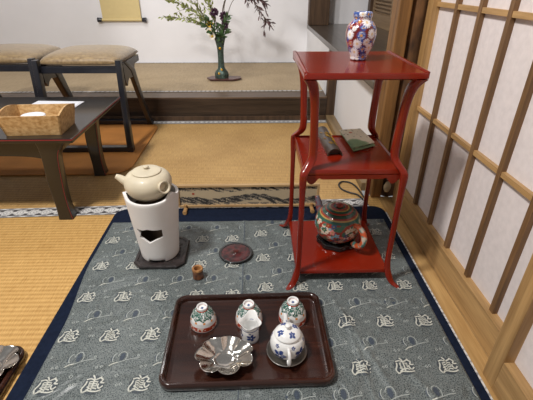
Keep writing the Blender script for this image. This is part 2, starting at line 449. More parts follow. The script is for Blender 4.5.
G = [[b.verts.new((*cxy(i, j), cz(*cxy(i, j)))) for i in range(nx+1)] for j in range(ny+1)]
for j in range(ny):
    for i in range(nx): b.faces.new((G[j][i], G[j][i+1], G[j+1][i+1], G[j+1][i]))
# hem turned down to the felt
edge = [G[0][i] for i in range(nx+1)]+[G[j][nx] for j in range(1, ny+1)]+[G[ny][i] for i in range(nx-1, -1, -1)]+[G[j][0] for j in range(ny-1, 0, -1)]
low = [b.verts.new((v.co.x, v.co.y, .0041)) for v in edge]
for i in range(len(edge)):
    j = (i+1) % len(edge); b.faces.new((low[i], low[j], edge[j], edge[i]))
def ribbon(pts, w, mi, dz=.0009):
    pts = [p for p in pts]
    L_, R_ = [], []
    for i, p in enumerate(pts):
        a = pts[max(i-1, 0)]; c = pts[min(i+1, len(pts)-1)]
        dx, dy = c[0]-a[0], c[1]-a[1]; l = hypot(dx, dy) or 1
        ox, oy = -dy/l*w/2, dx/l*w/2
        if not (cleft(p[1])+.002 < p[0] < CX1 and CY0 < p[1] < CY1): return
        if abs(p[0]+.045) < .004: return
        L_.append(b.verts.new((p[0]+ox, p[1]+oy, cz(p[0], p[1])+dz))); R_.append(b.verts.new((p[0]-ox, p[1]-oy, cz(p[0], p[1])+dz)))
    for i in range(len(pts)-1):
        f = b.faces.new((R_[i], R_[i+1], L_[i+1], L_[i])); f.material_index = mi
def poly(pts, mi, dz=.0006):
    if any(not (cleft(p[1])+.002 < p[0] < CX1 and CY0 < p[1] < CY1) or abs(p[0]+.045) < .004 for p in pts): return
    vs = [b.verts.new((p[0], p[1], cz(p[0], p[1])+dz)) for p in pts]
    f = b.faces.new(vs); f.material_index = mi
CREST = [
 [(-.78, .50), (-.40, .62), (-.05, .50), (.25, .62), (.58, .84)],
 [(-.28, .95), (-.12, .78), (-.05, .52), (-.05, .0), (-.08, -.64)],
 [(-.70, .36), (-.78, 0), (-.98, -.45), (-.80, -.86)],
 [(-.80, -.86), (-.40, -.62), (0, -.70), (.5, -.72), (.88, -.55)],
 [(.50, .72), (.78, .50), (.62, .22), (1.0, .18)],
 [(.48, .10), (.46, -.18), (.66, -.40), (.95, -.12)],
 [(-.55, -.22), (-.30, -.38), (-.58, -.62)],
 [(-.30, -.42), (.10, -.36), (.42, -.46)],
]
BOXES = [[(-.42, .32), (-.42, -.14), (.30, -.14), (.34, .32), (-.42, .32)], [(-.42, .09), (.32, .09)]]
def crest(cx, cy):
    H_ = .0232
    pv = lambda q, t: (cx+.0245*q*cos(t), cy+.0235*q*sin(t)-.001)
    for q0, q1 in ((.02, .33), (.33, .66), (.66, 1)):
        for i in range(20):
            t0, t1 = 2*pi*i/20, 2*pi*(i+1)/20
            poly([pv(q0, t0), pv(q1, t0), pv(q1, t1), pv(q0, t1)], 4, .0005)
    for s in CREST:
        ribbon([(cx+px*H_, cy+py*H_) for px, py in smoothpath(s, 3)], .0034, 1)
    for s in BOXES:
        ribbon([(cx+px*H_, cy+py*H_) for px, py in s], .0030, 1)
def sail(cx, cy):
    poly([(cx+.004+.0065*cos(t), cy+.003+.012*sin(t)) for t in [2*pi*i/12 for i in range(12)]], 3)
    ribbon([(cx+.004+.011*cos(t), cy+.002+.016*sin(t)) for t in [-.9+3.9*i/10 for i in range(11)]], .0016, 2)
    ribbon([(cx-.008+.010*cos(t), cy+.000+.014*sin(t)) for t in [1.9+2.2*i/8 for i in range(9)]], .0020, 2)
    poly([(cx-.019+.003*cos(t), cy-.001+.007*sin(t)) for t in [2*pi*i/8 for i in range(8)]], 3)
    ribbon([(cx-.022, cy-.024), (cx-.012, cy-.017), (cx, cy-.014), (cx+.014, cy-.008), (cx+.030, cy-.003), (cx+.045, cy-.001)], .0018, 2)
    ribbon([(cx-.020, cy-.023), (cx-.012, cy-.017), (cx-.002, cy-.0145)], .0028, 1, .0011)
def dia(cx, cy, s=.0042, mi=2):
    ribbon([(cx-s, cy), (cx, cy+s*1.1), (cx+s, cy), (cx, cy-s*1.1), (cx-s, cy)], .0017, mi)
for half in (0, 1):
    for r in range(-3, 6):
        yy = (.568 if half == 0 else .597)+.140*r
        if half and yy > 1.2: continue
        sh = (-.0065 if half == 0 else -.005)*r
        for c in range(-2, 6):
            if half == 0: xx = -.475+.1035*c+sh
            else: xx = .137+.103*c+sh-.103*0
            if half == 0 and xx > -.058: continue
            if half == 1 and (xx < -.01): continue
            crest(xx, yy); sail(xx+.040, yy+.070)
            dia(xx+.045, yy+.022); dia(xx+.052, yy-.002, .003); dia(xx+.060, yy+.000, .003)
            dia(xx-.008, yy+.045, .003); dia(xx+.002, yy+.047, .003); dia(xx+.082, yy+.075, .0028)
for y0_, y1_ in ((.22, 1.24),):
    vs_ = [(-.0455, y0_+(y1_-y0_)*i/60) for i in range(61)]
    L1 = [b.verts.new((x-.0011, y, cz(x, y)+.0006)) for x, y in vs_]; L2 = [b.verts.new((x+.0011, y, cz(x, y)+.0006)) for x, y in vs_]
    for i in range(60):
        f = b.faces.new((L1[i], L2[i], L2[i+1], L1[i+1])); f.material_index = 3
cl = obj('patterned_cloth', b, [M_cloth, M_thread, M_thread2, M_threaddark, M_ground], smooth=True)
tag(cl, 'slate grey silk cloth woven with pale round crests, spread over the navy mat', 'cloth')
ZC = .0063   # top of the cloth

# ================================================================== RED STAND
SX, SY = .2515, 1.039
st = thing('display_stand', 'tall red lacquer tea display stand with three tiers and flared feet', 'stand', (SX, SY, ZC))
def board(hx, hy, z0, z1, r=.008, rim=0):
    b = NB()
    rings = [rrect(-hx+.004, hx-.004, -hy+.004, hy-.004, r, z0, 5), rrect(-hx, hx, -hy, hy, r, z0+.003, 5),
             rrect(-hx, hx, -hy, hy, r, z1-.003, 5), rrect(-hx+.002, hx-.002, -hy+.002, hy-.002, r, z1, 5)]
    if rim:
        rings += [rrect(-hx+rim-.003, hx-rim+.003, -hy+rim-.003, hy-rim+.003, r*.8, z1, 5), rrect(-hx+rim, hx-rim, -hy+rim, hy-rim, r*.8, z1-.004, 5)]
    loft(b, rings); return b
D = -ZC
# top board: raised lip along the two short sides
tb = board(.142, .151, .602+D, .618+D, .006)
for s in (-1, 1):
    rr = [rrect(s*.137-.005, s*.137+.005, -.149, .149, .003, .616+D, 3), rrect(s*.137-.005, s*.137+.005, -.149, .149, .003, .6195+D, 3), rrect(s*.137-.002, s*.137+.002, -.146, .146, .002, .6210+D, 3)]
    loft(tb, rr)
obj('top_board', tb, M_red, st, 'auto')
obj('middle_shelf', board(.130, .130, .355+D, .371+D, .006, .006), M_red, st, 'auto')
obj('bottom_shelf', board(.137, .138, .032+D, .046+D, .005), M_red, st, 'auto')
ap = NB()
def apron_strip(x0, x1, yc, alongx=True):
    n = 48; top = []; bot = []
    rings = []
    for i in range(n+1):
        u = i/n; x = x0+(x1-x0)*u
        e = min(u, 1-u)
        d = .012
        if e < .12: d = .012+.014*(sin(pi*(e/.12))**.7 if e > 0 else 0) if e < .12 else .012
        elif e < .17: d = .012-.003*sin(pi*(e-.12)/.05)
        zt, zb = .356+D, .356-d+D
        if alongx: rings.append([Vector((x, yc-.004, zt)), Vector((x, yc-.004, zb)), Vector((x, yc+.004, zb)), Vector((x, yc+.004, zt))])
        else: rings.append([Vector((yc-.004, x, zt)), Vector((yc-.004, x, zb)), Vector((yc+.004, x, zb)), Vector((yc+.004, x, zt))])
    loft(ap, rings)
for s in (-1, 1):
    apron_strip(-.122, .122, s*.126); apron_strip(-.122, .122, s*.126, False)
obj('apron', ap, M_red, st, 'auto')
LP = [(.128, .602, .015), (.117, .582, .0125), (.111, .55, .0108), (.108, .50, .0100), (.106, .45, .0100), (.1055, .415, .0102), (.1075, .398, .0105), (.116, .383, .011), (.127, .369, .0105), (.131, .352, .0098),
      (.131, .29, .0075), (.131, .20, .0072), (.131, .10, .0072), (.133, .06, .0085), (.138, .035, .010), (.147, .015, .009), (.160, .0075, .0065), (.163, .006, .006)]
for sx in (-1, 1):
    for sy in (-1, 1):
        b = NB()
        path = [(sx*a, sy*(a+.008), z+D, w_, w_) for a, z, w_ in smoothpath(LP, 4)]
        sweepz(b, path, e=.5)
        obj('leg', b, M_red, st, 'auto')

# ------------------------------------------------------------------ imari vase
VX, VY, VZ = .268, 1.055, .6165
VX, VY, VZ = .268, 1.055, .6188
vs = thing('vase', 'round porcelain vase painted with blue, white and red chrysanthemums on the red stand', 'vase', (VX, VY, VZ))
prof = [(.0, .0), (.018, 0), (.0215, .003), (.0225, .010), (.030, .028), (.0365, .048), (.038, .062), (.0355, .078), (.028, .089), (.0225, .0935), (.0215, .098), (.0235, .102), (.0235, .110), (.0205, .112), (.019, .108), (.018, .095), (.018, .088), (.0, .086)]
b = NB(); P_ = densify(smoothpath(prof, 3), .0011); lathe(b, P_, 150)
bmesh.ops.remove_doubles(b, verts=b.verts, dist=1e-6)
body = obj('vase_body', b, M_porc, vs, True)
RED, BLUE, WHITE, DRED, GOLD = rgb(150, 40, 28), rgb(52, 84, 156), rgb(236, 234, 236), rgb(104, 24, 22), rgb(206, 150, 78)
rnd = random.Random(3); fl = []
for k in range(5000):
    t, z = rnd.uniform(0, 2*pi), rnd.uniform(.006, .108)
    R_ = .0125 if k < 700 else (.0100 if k < 2500 else .0070)
    if all(hypot(min(abs(t-f[0]), 2*pi-abs(t-f[0]))*.034, z-f[1]) > (R_+f[2])*.80 for f in fl):
        fl.append((t, z, R_, [WHITE, RED, WHITE, BLUE, WHITE, BLUE, RED][len(fl) % 7], rnd.choice([11, 13, 15]), rnd.random()*6))
def vasecol(c):
    t = atan2(c.y, c.x) % (2*pi); r = hypot(c.x, c.y)
    for ft, fz, R_, col, n, ph in fl:
        dt = (t-ft+pi) % (2*pi)-pi; dx = dt*max(r, .02); dz = c.z-fz
        d = hypot(dx, dz)
        if d < R_:
            a = atan2(dz, dx)
            if d < R_*.26: return GOLD if col != WHITE else rgb(222, 196, 150)
            edge_ = R_*(.84+.16*cos(n*a+ph))
            if d < edge_:
                if cos(n*a+ph) < -.72 and d > R_*.35: return tuple(v*.62 for v in col) if col == WHITE else WHITE
                return col
    return (DRED if noise.noise(Vector((cos(t)*2, sin(t)*2, c.z*40))) > -.1 else BLUE) if c.z < .100 else BLUE
paint(body, vasecol)

# ------------------------------------------------------------------ bamboo scoop, pouch (middle shelf)
b = NB(); n = 14; rings = []
for i in range(25):
    v = i/24; yy = -.098+.196*v; ring = []
    rr = .0215*(1-.06*v)*(1+.03*exp(-((v-.55)/.02)**2))
    for k in range(n+1):
        a = pi*k/n; ring.append(Vector((rr*cos(a), yy+.004*sin(a)*(1 if v < .5 else -1)*0, rr*sin(a)*1.0)))
    for k in range(n, -1, -1):
        a = pi*k/n; ring.append(Vector(((rr-.0035)*cos(a), yy, (rr-.0035)*sin(a))))
    rings.append(ring)
loft(b, rings)
sc = thing('tea_scoop', 'dark half-round bamboo tea scoop with gold design, lying on the middle red shelf', 'tea scoop', (.218, 1.108, .3675), radians(2))
for yy in (-.085, .02):  # inner walls added so the hollow reads dark, not red
    rings = [[Vector((.019*cos(pi*k/12), yy+dy, .019*sin(pi*k/12))) for k in range(13)] for dy in (0, .003)]
    loft(b, rings)
obj('scoop_body', b, M_bamboo, sc, 'auto')
b = NB()
rs = random.Random(11)
for k in range(16):
    a = pi*rs.uniform(.28, .72); y0 = rs.uniform(-.055, .05)
    pts = [Vector((.0218*cos(a+.25*s), y0+.016*s, .0218*sin(a+.25*s))) for s in (-.6, -.2, .2, .6)]
    tube(b, pts, [.0004, .0012, .0010, .0004], 5)
obj('gold_design', b, M_gold, sc)

pc = thing('folded_pouch', 'folded cream and green cloth tea pouch lying on the middle red shelf', 'cloth pouch', (0, 0, .3675))
b = NB()
A, B_, C_, D_ = Vector((.268, 1.185, 0)), Vector((.338, 1.195, 0)), Vector((.352, 1.075, 0)), Vector((.276, 1.030, 0))
def pouch(zb, th, gx, grow=0):
    nn = 40
    def pt(u, v, z):
        p = (A*(1-u)+B_*u)*(1-v)+(D_*(1-u)+C_*u)*v
        return Vector((p.x+gx, p.y, z))
    top = [[None]*(nn+1) for _ in range(nn+1)]; bot = [[None]*(nn+1) for _ in range(nn+1)]
    for i in range(nn+1):
        for j in range(nn+1):
            u, v = i/nn, j/nn
            e = min(min(u, 1-u), min(v, 1-v))*nn/4
            k = min(1, e)**.5
            w_ = .0015*noise.noise(Vector((u*4, v*5, zb*100)))
            top[i][j] = b.verts.new(pt(u, v, zb+th/2+k*(th/2+w_))); bot[i][j] = b.verts.new(pt(u, v, zb+th/2-k*th/2))
    for i in range(nn):
        for j in range(nn):
            b.faces.new((top[i][j], top[i][j+1], top[i+1][j+1], top[i+1][j])); b.faces.new((bot[i][j], bot[i+1][j], bot[i+1][j+1], bot[i][j+1]))
    for i in range(nn):
        for (t1, t2, b1, b2) in ((top[i][0], top[i+1][0], bot[i][0], bot[i+1][0]), (top[nn][i], top[nn][i+1], bot[nn][i], bot[nn][i+1]), (top[i+1][nn], top[i][nn], bot[i+1][nn], bot[i][nn]), (top[0][i+1], top[0][i], bot[0][i+1], bot[0][i])):
            b.faces.new((t1, t2, b2, b1))
pouch(0, .009, .002); pouch(.009, .010, -.002)
o = obj('pouch_cloth', b, M_pouch, pc, True)
cream, green, dkk = rgb(216, 204, 180), rgb(122, 142, 108), rgb(58, 52, 46)
def pcf(c):
    v = (1.19-c.y)/.170
    wv = .66+.09*sin(c.x*60)
    if c.z < .0085: return green if (c.z > .003) else cream
    if c.z < .0125: return cream
    if v > wv: return green if abs(v-wv) > .05 else rgb(150, 164, 130)
    if noise.noise(Vector((c.x*160, c.y*120, 3))) > .42 and v < .5: return dkk
    if hypot(c.x-.293, c.y-1.145) < .005: return rgb(190, 110, 84)
    return cream
paint(o, pcf)

# ------------------------------------------------------------------ enamelled teapot on black ring stand
TX, TY = .260, 1.050; TZ0 = .0465
rg = thing('teapot_stand', 'black lacquer lobed base under the colourful teapot', 'teapot stand', (TX, TY, TZ0))
b = NB()
def lob(t, i, r, z): return (r*(1+.045*cos(8*t)), z)
lathe(b, [(.03, 0), (.058, 0), (.062, .003), (.060, .012), (.063, .016), (.061, .019), (.050, .019), (.044, .014), (.0, .014)], 64, fn=lob, cap0=True)
obj('stand_ring', b, M_blackgloss, rg, 'auto')
tp = thing('teapot', 'colourful enamelled teapot with red and green bands on the bottom red shelf', 'teapot', (TX, TY, TZ0+.0165))
tp.scale = (1.07, 1.07, 1.07)
prof = [(.0, 0), (.036, 0), (.040, .004), (.056, .017), (.0665, .038), (.0685, .055), (.064, .075), (.053, .091), (.042, .099), (.038, .1005)]
b = NB(); lathe(b, densify(smoothpath(prof, 4), .0014), 200); bmesh.ops.remove_doubles(b, verts=b.verts, dist=1e-6)
tb_ = obj('teapot_body', b, M_enamel, tp, True)
EG, ER, EY, EB, EW, EP = rgb(30, 84, 68), rgb(146, 44, 26), rgb(170, 136, 72), rgb(46, 74, 120), rgb(206, 192, 174), rgb(206, 130, 120)
rnd = random.Random(5); tf = [(rnd.uniform(0, 2*pi), rnd.uniform(.004, .078), rnd.uniform(.005, .0105), rnd.choice([EW, EW, ER, ER, EG, EW, EB, EP, EG, rgb(120, 168, 190)]), rnd.random()*6) for _ in range(230)]
def bands(r, z):
    s = int(z*1000/3.2) % 4
    return [EG, ER, EY, EG][s]
def tpc(c):
    t = atan2(c.y, c.x) % (2*pi); r = hypot(c.x, c.y)
    if c.z > .080: return [EG, EG, EY, ER, rgb(60, 80, 70), EG][int((c.z-.080)/.0035) % 6]
    for ft, fz, R_, col, ph in tf:
        dt = (t-ft+pi) % (2*pi)-pi; d = hypot(dt*max(r, .03), c.z-fz); a = atan2(c.z-fz, dt*.06)
        if d < R_*(.8+.2*cos(5*a+ph)): return EY if d < R_*.22 else col
    return rgb(150, 50, 34) if noise.noise(c*60) > 0 else rgb(60, 104, 84)
paint(tb_, tpc)
b = NB(); lathe(b, densify([(.041, .100), (.0415, .1025), (.036, .1050), (.026, .1075), (.014, .109), (.010, .1095), (.0085, .111), (.0115, .114), (.010, .1175), (.004, .119), (.0, .1192)], .0012), 96)
bmesh.ops.remove_doubles(b, verts=b.verts, dist=1e-6)
ld = obj('lid', b, M_enamel, tp, True)
paint(ld, lambda c: (ER if c.z > .1105 else [ER, EG, EG, EY, ER, ER, EG, rgb(120, 44, 30)][int((.042-hypot(c.x, c.y))/.0042) % 8]))
# spout to the back left
b = NB(); d = Vector((-.62, .78, 0)).normalized()
sp = smoothpath([tuple(d*.055+Vector((0, 0, .055))), tuple(d*.074+Vector((0, 0, .068))), tuple(d*.083+Vector((0, 0, .090))), tuple(d*.090+Vector((0, 0, .106)))], 5)
tube(b, sp, [.015-.0085*i/(len(sp)-1) for i in range(len(sp))], 20)
o = obj('spout', b, M_enamel, tp, True); paint(o, lambda c: rgb(120, 52, 48) if noise.noise(c*120) > .05 else rgb(96, 90, 100))
# loop handle to the front right
b = NB(); d = Vector((.60, -.80, 0)).normalized()
hp = smoothpath([tuple(d*.055+Vector((0, 0, .070))), tuple(d*.078+Vector((0, 0, .074))), tuple(d*.096+Vector((0, 0, .060))), tuple(d*.101+Vector((0, 0, .036))), tuple(d*.090+Vector((0, 0, .016))), tuple(d*.072+Vector((0, 0, .009))), tuple(d*.062+Vector((0, 0, .015)))], 6)
tube(b, hp, [.0075+.0015*sin(pi*i/(len(hp)-1)) for i in range(len(hp))], 16)
o = obj('handle', b, M_enamel, tp, True)
paint(o, lambda c: (rgb(204, 92, 48) if noise.noise(c*75+Vector((3, 1, 2))) > -.12 else (rgb(70, 140, 130) if noise.noise(c*75) > -.1 else EW)))

# ================================================================== WHITE BRAZIER AND KETTLE
BX_, BY_ = -.3170, 1.042
bs = thing('carved_board', 'dark carved square board with cut corners under the white brazier', 'base board', (-.311, 1.045, ZC))
b = NB()
def octo(h, c, z): return [Vector(p) for p in ((h, -h+c, z), (h, h-c, z), (h-c, h, z), (-h+c, h, z), (-h, h-c, z), (-h, -h+c, z), (-h+c, -h, z), (h-c, -h, z))]
loft(b, [octo(.074, .022, 0), octo(.079, .022, .003), octo(.081, .023, .011), octo(.078, .022, .015), octo(.071, .020, .015), octo(.069, .020, .012)])
obj('base_board', b, M_darkclay, bs)
b = NB()
for k in range(7):
    for l in range(7):
        if (k-3)**2+(l-3)**2 < 13.5: lathe(b, [(.0055, 0), (.005, .0016), (.003, .0022), (.0028, .001)], 8, (k-3)*.018, (l-3)*.018, .0119, cap1=True)
obj('carved_relief', b, M_darkclay, bs)

bz = thing('brazier', 'tall white clay brazier with scalloped rim and a cut-out window', 'brazier', (BX_, BY_, ZC+.0135))
HB = .240
def shellbm():
    b = NB(); n = 120
    def topz(t):
        m = 1e9
        for pk in (radians(-28), radians(92), radians(205)):
            dd = abs((t-pk+pi) % (2*pi)-pi); m = min(m, dd)
        k = 1/(1+exp(-(m-.20)/.05))
        return HB-.013*k*(1)-.007*sin(min(m, 1.05)/1.05*pi/2)
    pr = [(.054, .0), (.0585, .0), (.0600, .003)]+[(.0600+.0205*(i/24), .003+(HB-.006)*i/24) for i in range(1, 25)]+[(.0798, HB), (.0720, HB)]+[(.0720-.0180*(i/12), HB-(HB-.02)*i/12) for i in range(1, 13)]+[(.0, .02)]
    def f(t, i, r, z):
        if z > HB*.5:
            s = (z-HB*.5)/(HB*.5); zz = HB*.5+(topz(t)-HB*.5)*s
            return (r, zz)
        if z < .004:
            cut = 0
            for a in range(3):
                dd = abs((t-radians(-90+120*a)+pi) % (2*pi)-pi)
                if dd < .42: cut = .008
            return (r, z+cut)
        return (r, z)
    lathe(b, pr, n, fn=f, cap0=True)
    bmesh.ops.remove_doubles(b, verts=b.verts, dist=1e-6)
    bmesh.ops.recalc_face_normals(b, faces=b.faces)
    return b
shell = obj('brazier_wall', shellbm(), [M_white_clay, M_soot], bz, 'auto')
cut = NB()
# window outline (u across, z up), cut radially from the front-left
wd = Vector((.02, -1, 0)).normalized(); side = Vector((1, .02, 0)).normalized()
outl = [(x*1.12-.006, (z-.076)*1.1+.108) for x, z in [(-.036, .094), (-.018, .094), (-.004, .099), (.012, .096), (.033, .094), (.033, .068), (.016, .062), (-.004, .050), (-.020, .062), (-.030, .066), (-.026, .080)]]
ra = [wd*.03+side*u+Vector((0, 0, z)) for u, z in outl]; rb = [wd*.11+side*u+Vector((0, 0, z)) for u, z in outl]
loft(cut, [ra, rb]); bmesh.ops.recalc_face_normals(cut, faces=cut.faces)
cme = bpy.data.meshes.new('window_cutter'); cut.to_mesh(cme); cut.free(); cme.materials.append(M_white_clay)
co = bpy.data.objects.new('window_cutter', cme); COL.objects.link(co); co.parent = bz
md = shell.modifiers.new('cut', 'BOOLEAN'); md.operation = 'DIFFERENCE'; md.object = co; md.solver = 'EXACT'
bpy.context.view_layer.update()
dg = bpy.context.evaluated_depsgraph_get(); ev = shell.evaluated_get(dg)
newme = bpy.data.meshes.new_from_object(ev); shell.modifiers.clear(); shell.data = newme
bpy.data.objects.remove(co)
for p in newme.polygons:
    c = p.center
    if hypot(c.x, c.y) < .0775 and hypot(c.x, c.y) < .0540+.0180*c.z/HB+.002*0+.0005 and p.normal.dot(Vector((c.x, c.y, 0))) < -1e-4 and c.z > .012: p.material_index = 1
    if c.z < .03 and hypot(c.x, c.y) < .05 and p.normal.z > .5: p.material_index = 1

kt = thing('kettle', 'squat cream stoneware kettle with a hollow side handle sitting on the white brazier', 'kettle', (BX_-.004, BY_, ZC+.0135+.218), radians(0))
b = NB(); lathe(b, smoothpath([(.0, -.010), (.030, -.010), (.050, .000), (.063, .016), (.069, .034), (.067, .050), (.059, .063), (.048, .070), (.041, .072), (.038, .071)], 4), 64)
bmesh.ops.remove_doubles(b, verts=b.verts, dist=1e-6); obj('kettle_body', b, M_cream, kt, True)
b = NB(); lathe(b, smoothpath([(.0395, .0715), (.0425, .0735), (.0410, .0760), (.034, .0780), (.020, .0800), (.009, .0808), (.0055, .083), (.0085, .0865), (.0075, .0895), (.003, .0905), (.0, .0906)], 3), 48)
bmesh.ops.remove_doubles(b, verts=b.verts, dist=1e-6); obj('lid', b, M_cream, kt, True)
b = NB(); sp = [(-.055, .0, .036), (-.070, .0, .044), (-.082, .0, .053), (-.092, -.001, .059)]
tube(b, smoothpath(sp, 4), [.016-.0095*i/12 for i in range(13)], 18); obj('spout', b, M_cream, kt, True)
b = NB(); d = Vector((.74, -.64, .24)).normalized(); u_ = Vector((0, 0, 1)); s_ = d.cross(u_).normalized(); v_ = s_.cross(d).normalized()
org = Vector((.038, -.034, .040)); rings = []
for dist, r in ((0, .013), (.018, .0145), (.030, .0190), (.032, .0195), (.0325, .0180), (.032, .0145), (.026, .0130), (.010, .0110)):
    rings.append([org+d*dist+s_*cos(2*pi*k/28)*r+v_*sin(2*pi*k/28)*r for k in range(28)])
loft(b, rings, cap0=False, cap1=False); hd = obj('handle', b, M_cream, kt, True)
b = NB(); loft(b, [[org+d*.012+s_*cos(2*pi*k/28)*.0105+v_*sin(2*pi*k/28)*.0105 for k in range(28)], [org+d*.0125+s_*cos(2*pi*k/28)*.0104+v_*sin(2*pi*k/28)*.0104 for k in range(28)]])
obj('hollow', b, M_spool_and_shade, hd)  # dark disc standing in for the shade inside the handle

# ------------------------------------------------------------------ lid and spool on the cloth
pl = thing('lacquer_saucer', 'round dark red lacquer saucer with a black rim lying on the grey cloth', 'saucer', (-.071, 1.037, ZC))
b = NB(); lathe(b, [(.0, .0), (.030, .0), (.040, .002), (.0545, .006), (.056, .0085), (.0545, .0095), (.047, .0075)], 64); obj('rim', b, M_blackgloss, pl, True)
b = NB(); lathe(b, [(.0475, .0076), (.046, .0080), (.030, .0066), (.006, .0060), (.0045, .0075), (.003, .0085), (.0, .0088)], 64)
bmesh.ops.remove_doubles(b, verts=b.verts, dist=1e-6); obj('saucer_face', b, M_lidred, pl, True)

sp_ = thing('lid_rest', 'small brown wooden spool shaped lid rest on the grey cloth', 'lid rest', (-.181, .926, ZC+.001))
b = NB(); lathe(b, [(.0145, 0), (.0165, .002), (.0160, .008), (.0155, .018), (.0162, .026), (.0165, .0295), (.0165, .0345), (.0155, .036), (.0115, .036), (.0100, .0345), (.0095, .020), (.0, .018)], 40, cap0=True)
for f in b.faces:
    f.material_index = 1 if f.calc_center_median().z < .0285 and hypot(f.calc_center_median().x, f.calc_center_median().y) > .0125 else 0
obj('spool_body', b, [M_spool, M_spool_and_shade], sp_, 'auto')

# ================================================================== TRAY AND ITS TEA THINGS
def tray_mesh(x0, x1, y0, y1):
    b = NB(); r = .03
    seq = [(.008, 0), (.002, .002), (0, .006), (0, .016), (.001, .020), (.004, .0225), (.008, .0225), (.011, .020), (.0125, .015), (.014, .0085), (.019, .0060)]
    loft(b, [rrect(x0+i, x1-i, y0+i, y1-i, max(.008, r-i*.7), z, 8) for i, z in seq]); return b
ty = thing('serving_tray', 'dark brown polished wooden tray with rounded corners holding three upturned cups', 'tray', (-.026, .690, ZC), radians(.7))
obj('tray_body', tray_mesh(-.200, .199, -.144, .141), M_traywood, ty, 'auto')
TZ = ZC+.0062
# upturned cups
cupp = [(.0335, .0), (.0345, .002), (.0340, .012), (.0315, .026), (.0260, .039), (.0190, .0475), (.0150, .0500), (.0142, .0515), (.0138, .0580), (.0125, .0588), (.0112, .0580), (.0108, .0525), (.0, .0520)]
b = NB(); lathe(b, densify(cupp, .0009), 132); 
lathe(b, [(.0335, .0), (.0322, .001), (.0315, .015), (.028, .03), (.02, .042), (.0, .047)], 40)
bmesh.ops.remove_doubles(b, verts=b.verts, dist=1e-6)
CW, CG, CR, CO, CBL = rgb(232, 232, 230), rgb(52, 96, 84), rgb(184, 66, 36), rgb(214, 138, 62), rgb(50, 76, 130)
def cupcol(seed):
    def f(c):
        t = atan2(c.y, c.x); r = hypot(c.x, c.y); z = c.z
        if z > .0505 or r < .0112:
            if r < .0105 and z > .0515:
                if abs(c.x)+abs(c.y) < .0045 and (abs(c.x) < .0012 or abs(c.y) < .0012 or abs(abs(c.x)+abs(c.y)-.004) < .001): return CBL
                return CW
            return CR if z < .0530 else CW
        if z > .0300:
            q = noise.noise(Vector((cos(t)*6+seed, sin(t)*6, z*150)))
            low = .0325+.0025*sin(t*9+seed)
            if z < low: return CW
            if abs(q) < .09: return CW
            return CG
        # orange dots under the green band
        tt = ((t+seed)/(2*pi)*9) % 1-.5
        if hypot(tt*.022, z-.0275) < .0032: return CO
        if .0035 < z < .015:
            q = noise.noise(Vector((cos(t)*4, sin(t)*4+seed, z*110)))
            if q > -.04 or z < .0050 or z > .0140: return CR
            return rgb(232, 214, 196)
        return CW
    return f
cups = []
for i, (cx_, cy_, s, rz, lab) in enumerate([(-.143, .737, 1.0, .3, 'upturned painted porcelain cup standing alone at the left of the tray'),
                                      (-.024, .742, 1.04, 1.7, 'upturned painted porcelain cup right behind the small white spouted pitcher'),
                                      (.091, .748, 1.07, 3.1, 'upturned painted porcelain cup behind the blue and white teapot, nearest the red stand')]):
    me_o = thing('tea_cup', lab, 'cup', (cx_, cy_, TZ), rz)
    me_o.scale = (s, s, s*1.04)
    if i == 0:
        c0 = obj('cup_body', b, M_porc, me_o, True); paint(c0, cupcol(1.3))
    else:
        c1 = c0.copy(); COL.objects.link(c1); c1.parent = me_o
# spouted pitcher
pt = thing('small_pitcher', 'small blue and white porcelain pitcher with flared white mouth, in front of the middle cup', 'pitcher', (-.020, .686, TZ), radians(80))
pt.scale = (1.1, 1.1, 1.0)
prof = [(.0, 0), (.0175, 0), (.0195, .002), (.0200, .010), (.0200, .030), (.0195, .040), (.0200, .047), (.0235, .054), (.0225, .0545), (.0185, .046), (.0175, .030), (.0175, .006), (.0, .005)]
def pf(t, i, r, z):
    if z > .040:
        k = (z-.040)/.0145; lip = max(0, cos(t))**6
        sq = 1+.10*cos(4*t)
        return (r*(1+(sq-1)*k)+.008*k*lip, z+.005*k*lip+.003*k*max(0, cos(t+pi))**2)
    return (r, z)
b = NB(); lathe(b, densify(smoothpath(prof, 2), .001), 96, fn=pf); bmesh.ops.remove_doubles(b, verts=b.verts, dist=1e-6)
o = obj('pitcher_body', b, M_porc, pt, True)
PB = rgb(44, 68, 128)
def flowers(c, n, z0, R_, ph=0, rad=.02):
    t = atan2(c.y, c.x)
    tt = ((t+ph)/(2*pi)*n) % 1-.5; dx = tt*2*pi/n*rad; dz = c.z-z0; d = hypot(dx, dz); a = atan2(dz, dx)
    if d < R_*(.82+.18*cos(5*a)) and d > R_*.14 and not (abs(cos(2.5*a)) < .16 and d > R_*.3): return True
    return False
def pcol(c):
    r = hypot(c.x, c.y)
    if r < .0188 and c.z > .004: return CW
    if .0405 < c.z < .0430 and .0192 < r < .0215: return PB
    if .0015 < c.z < .003: return PB
    if flowers(c, 4, .022, .0115, .5): return PB
    if flowers(c, 5, .035, .003, 1.1): return PB
    if c.z > .054 and r > .0330: return rgb(196, 160, 110)
    return CW
paint(o, pcol)
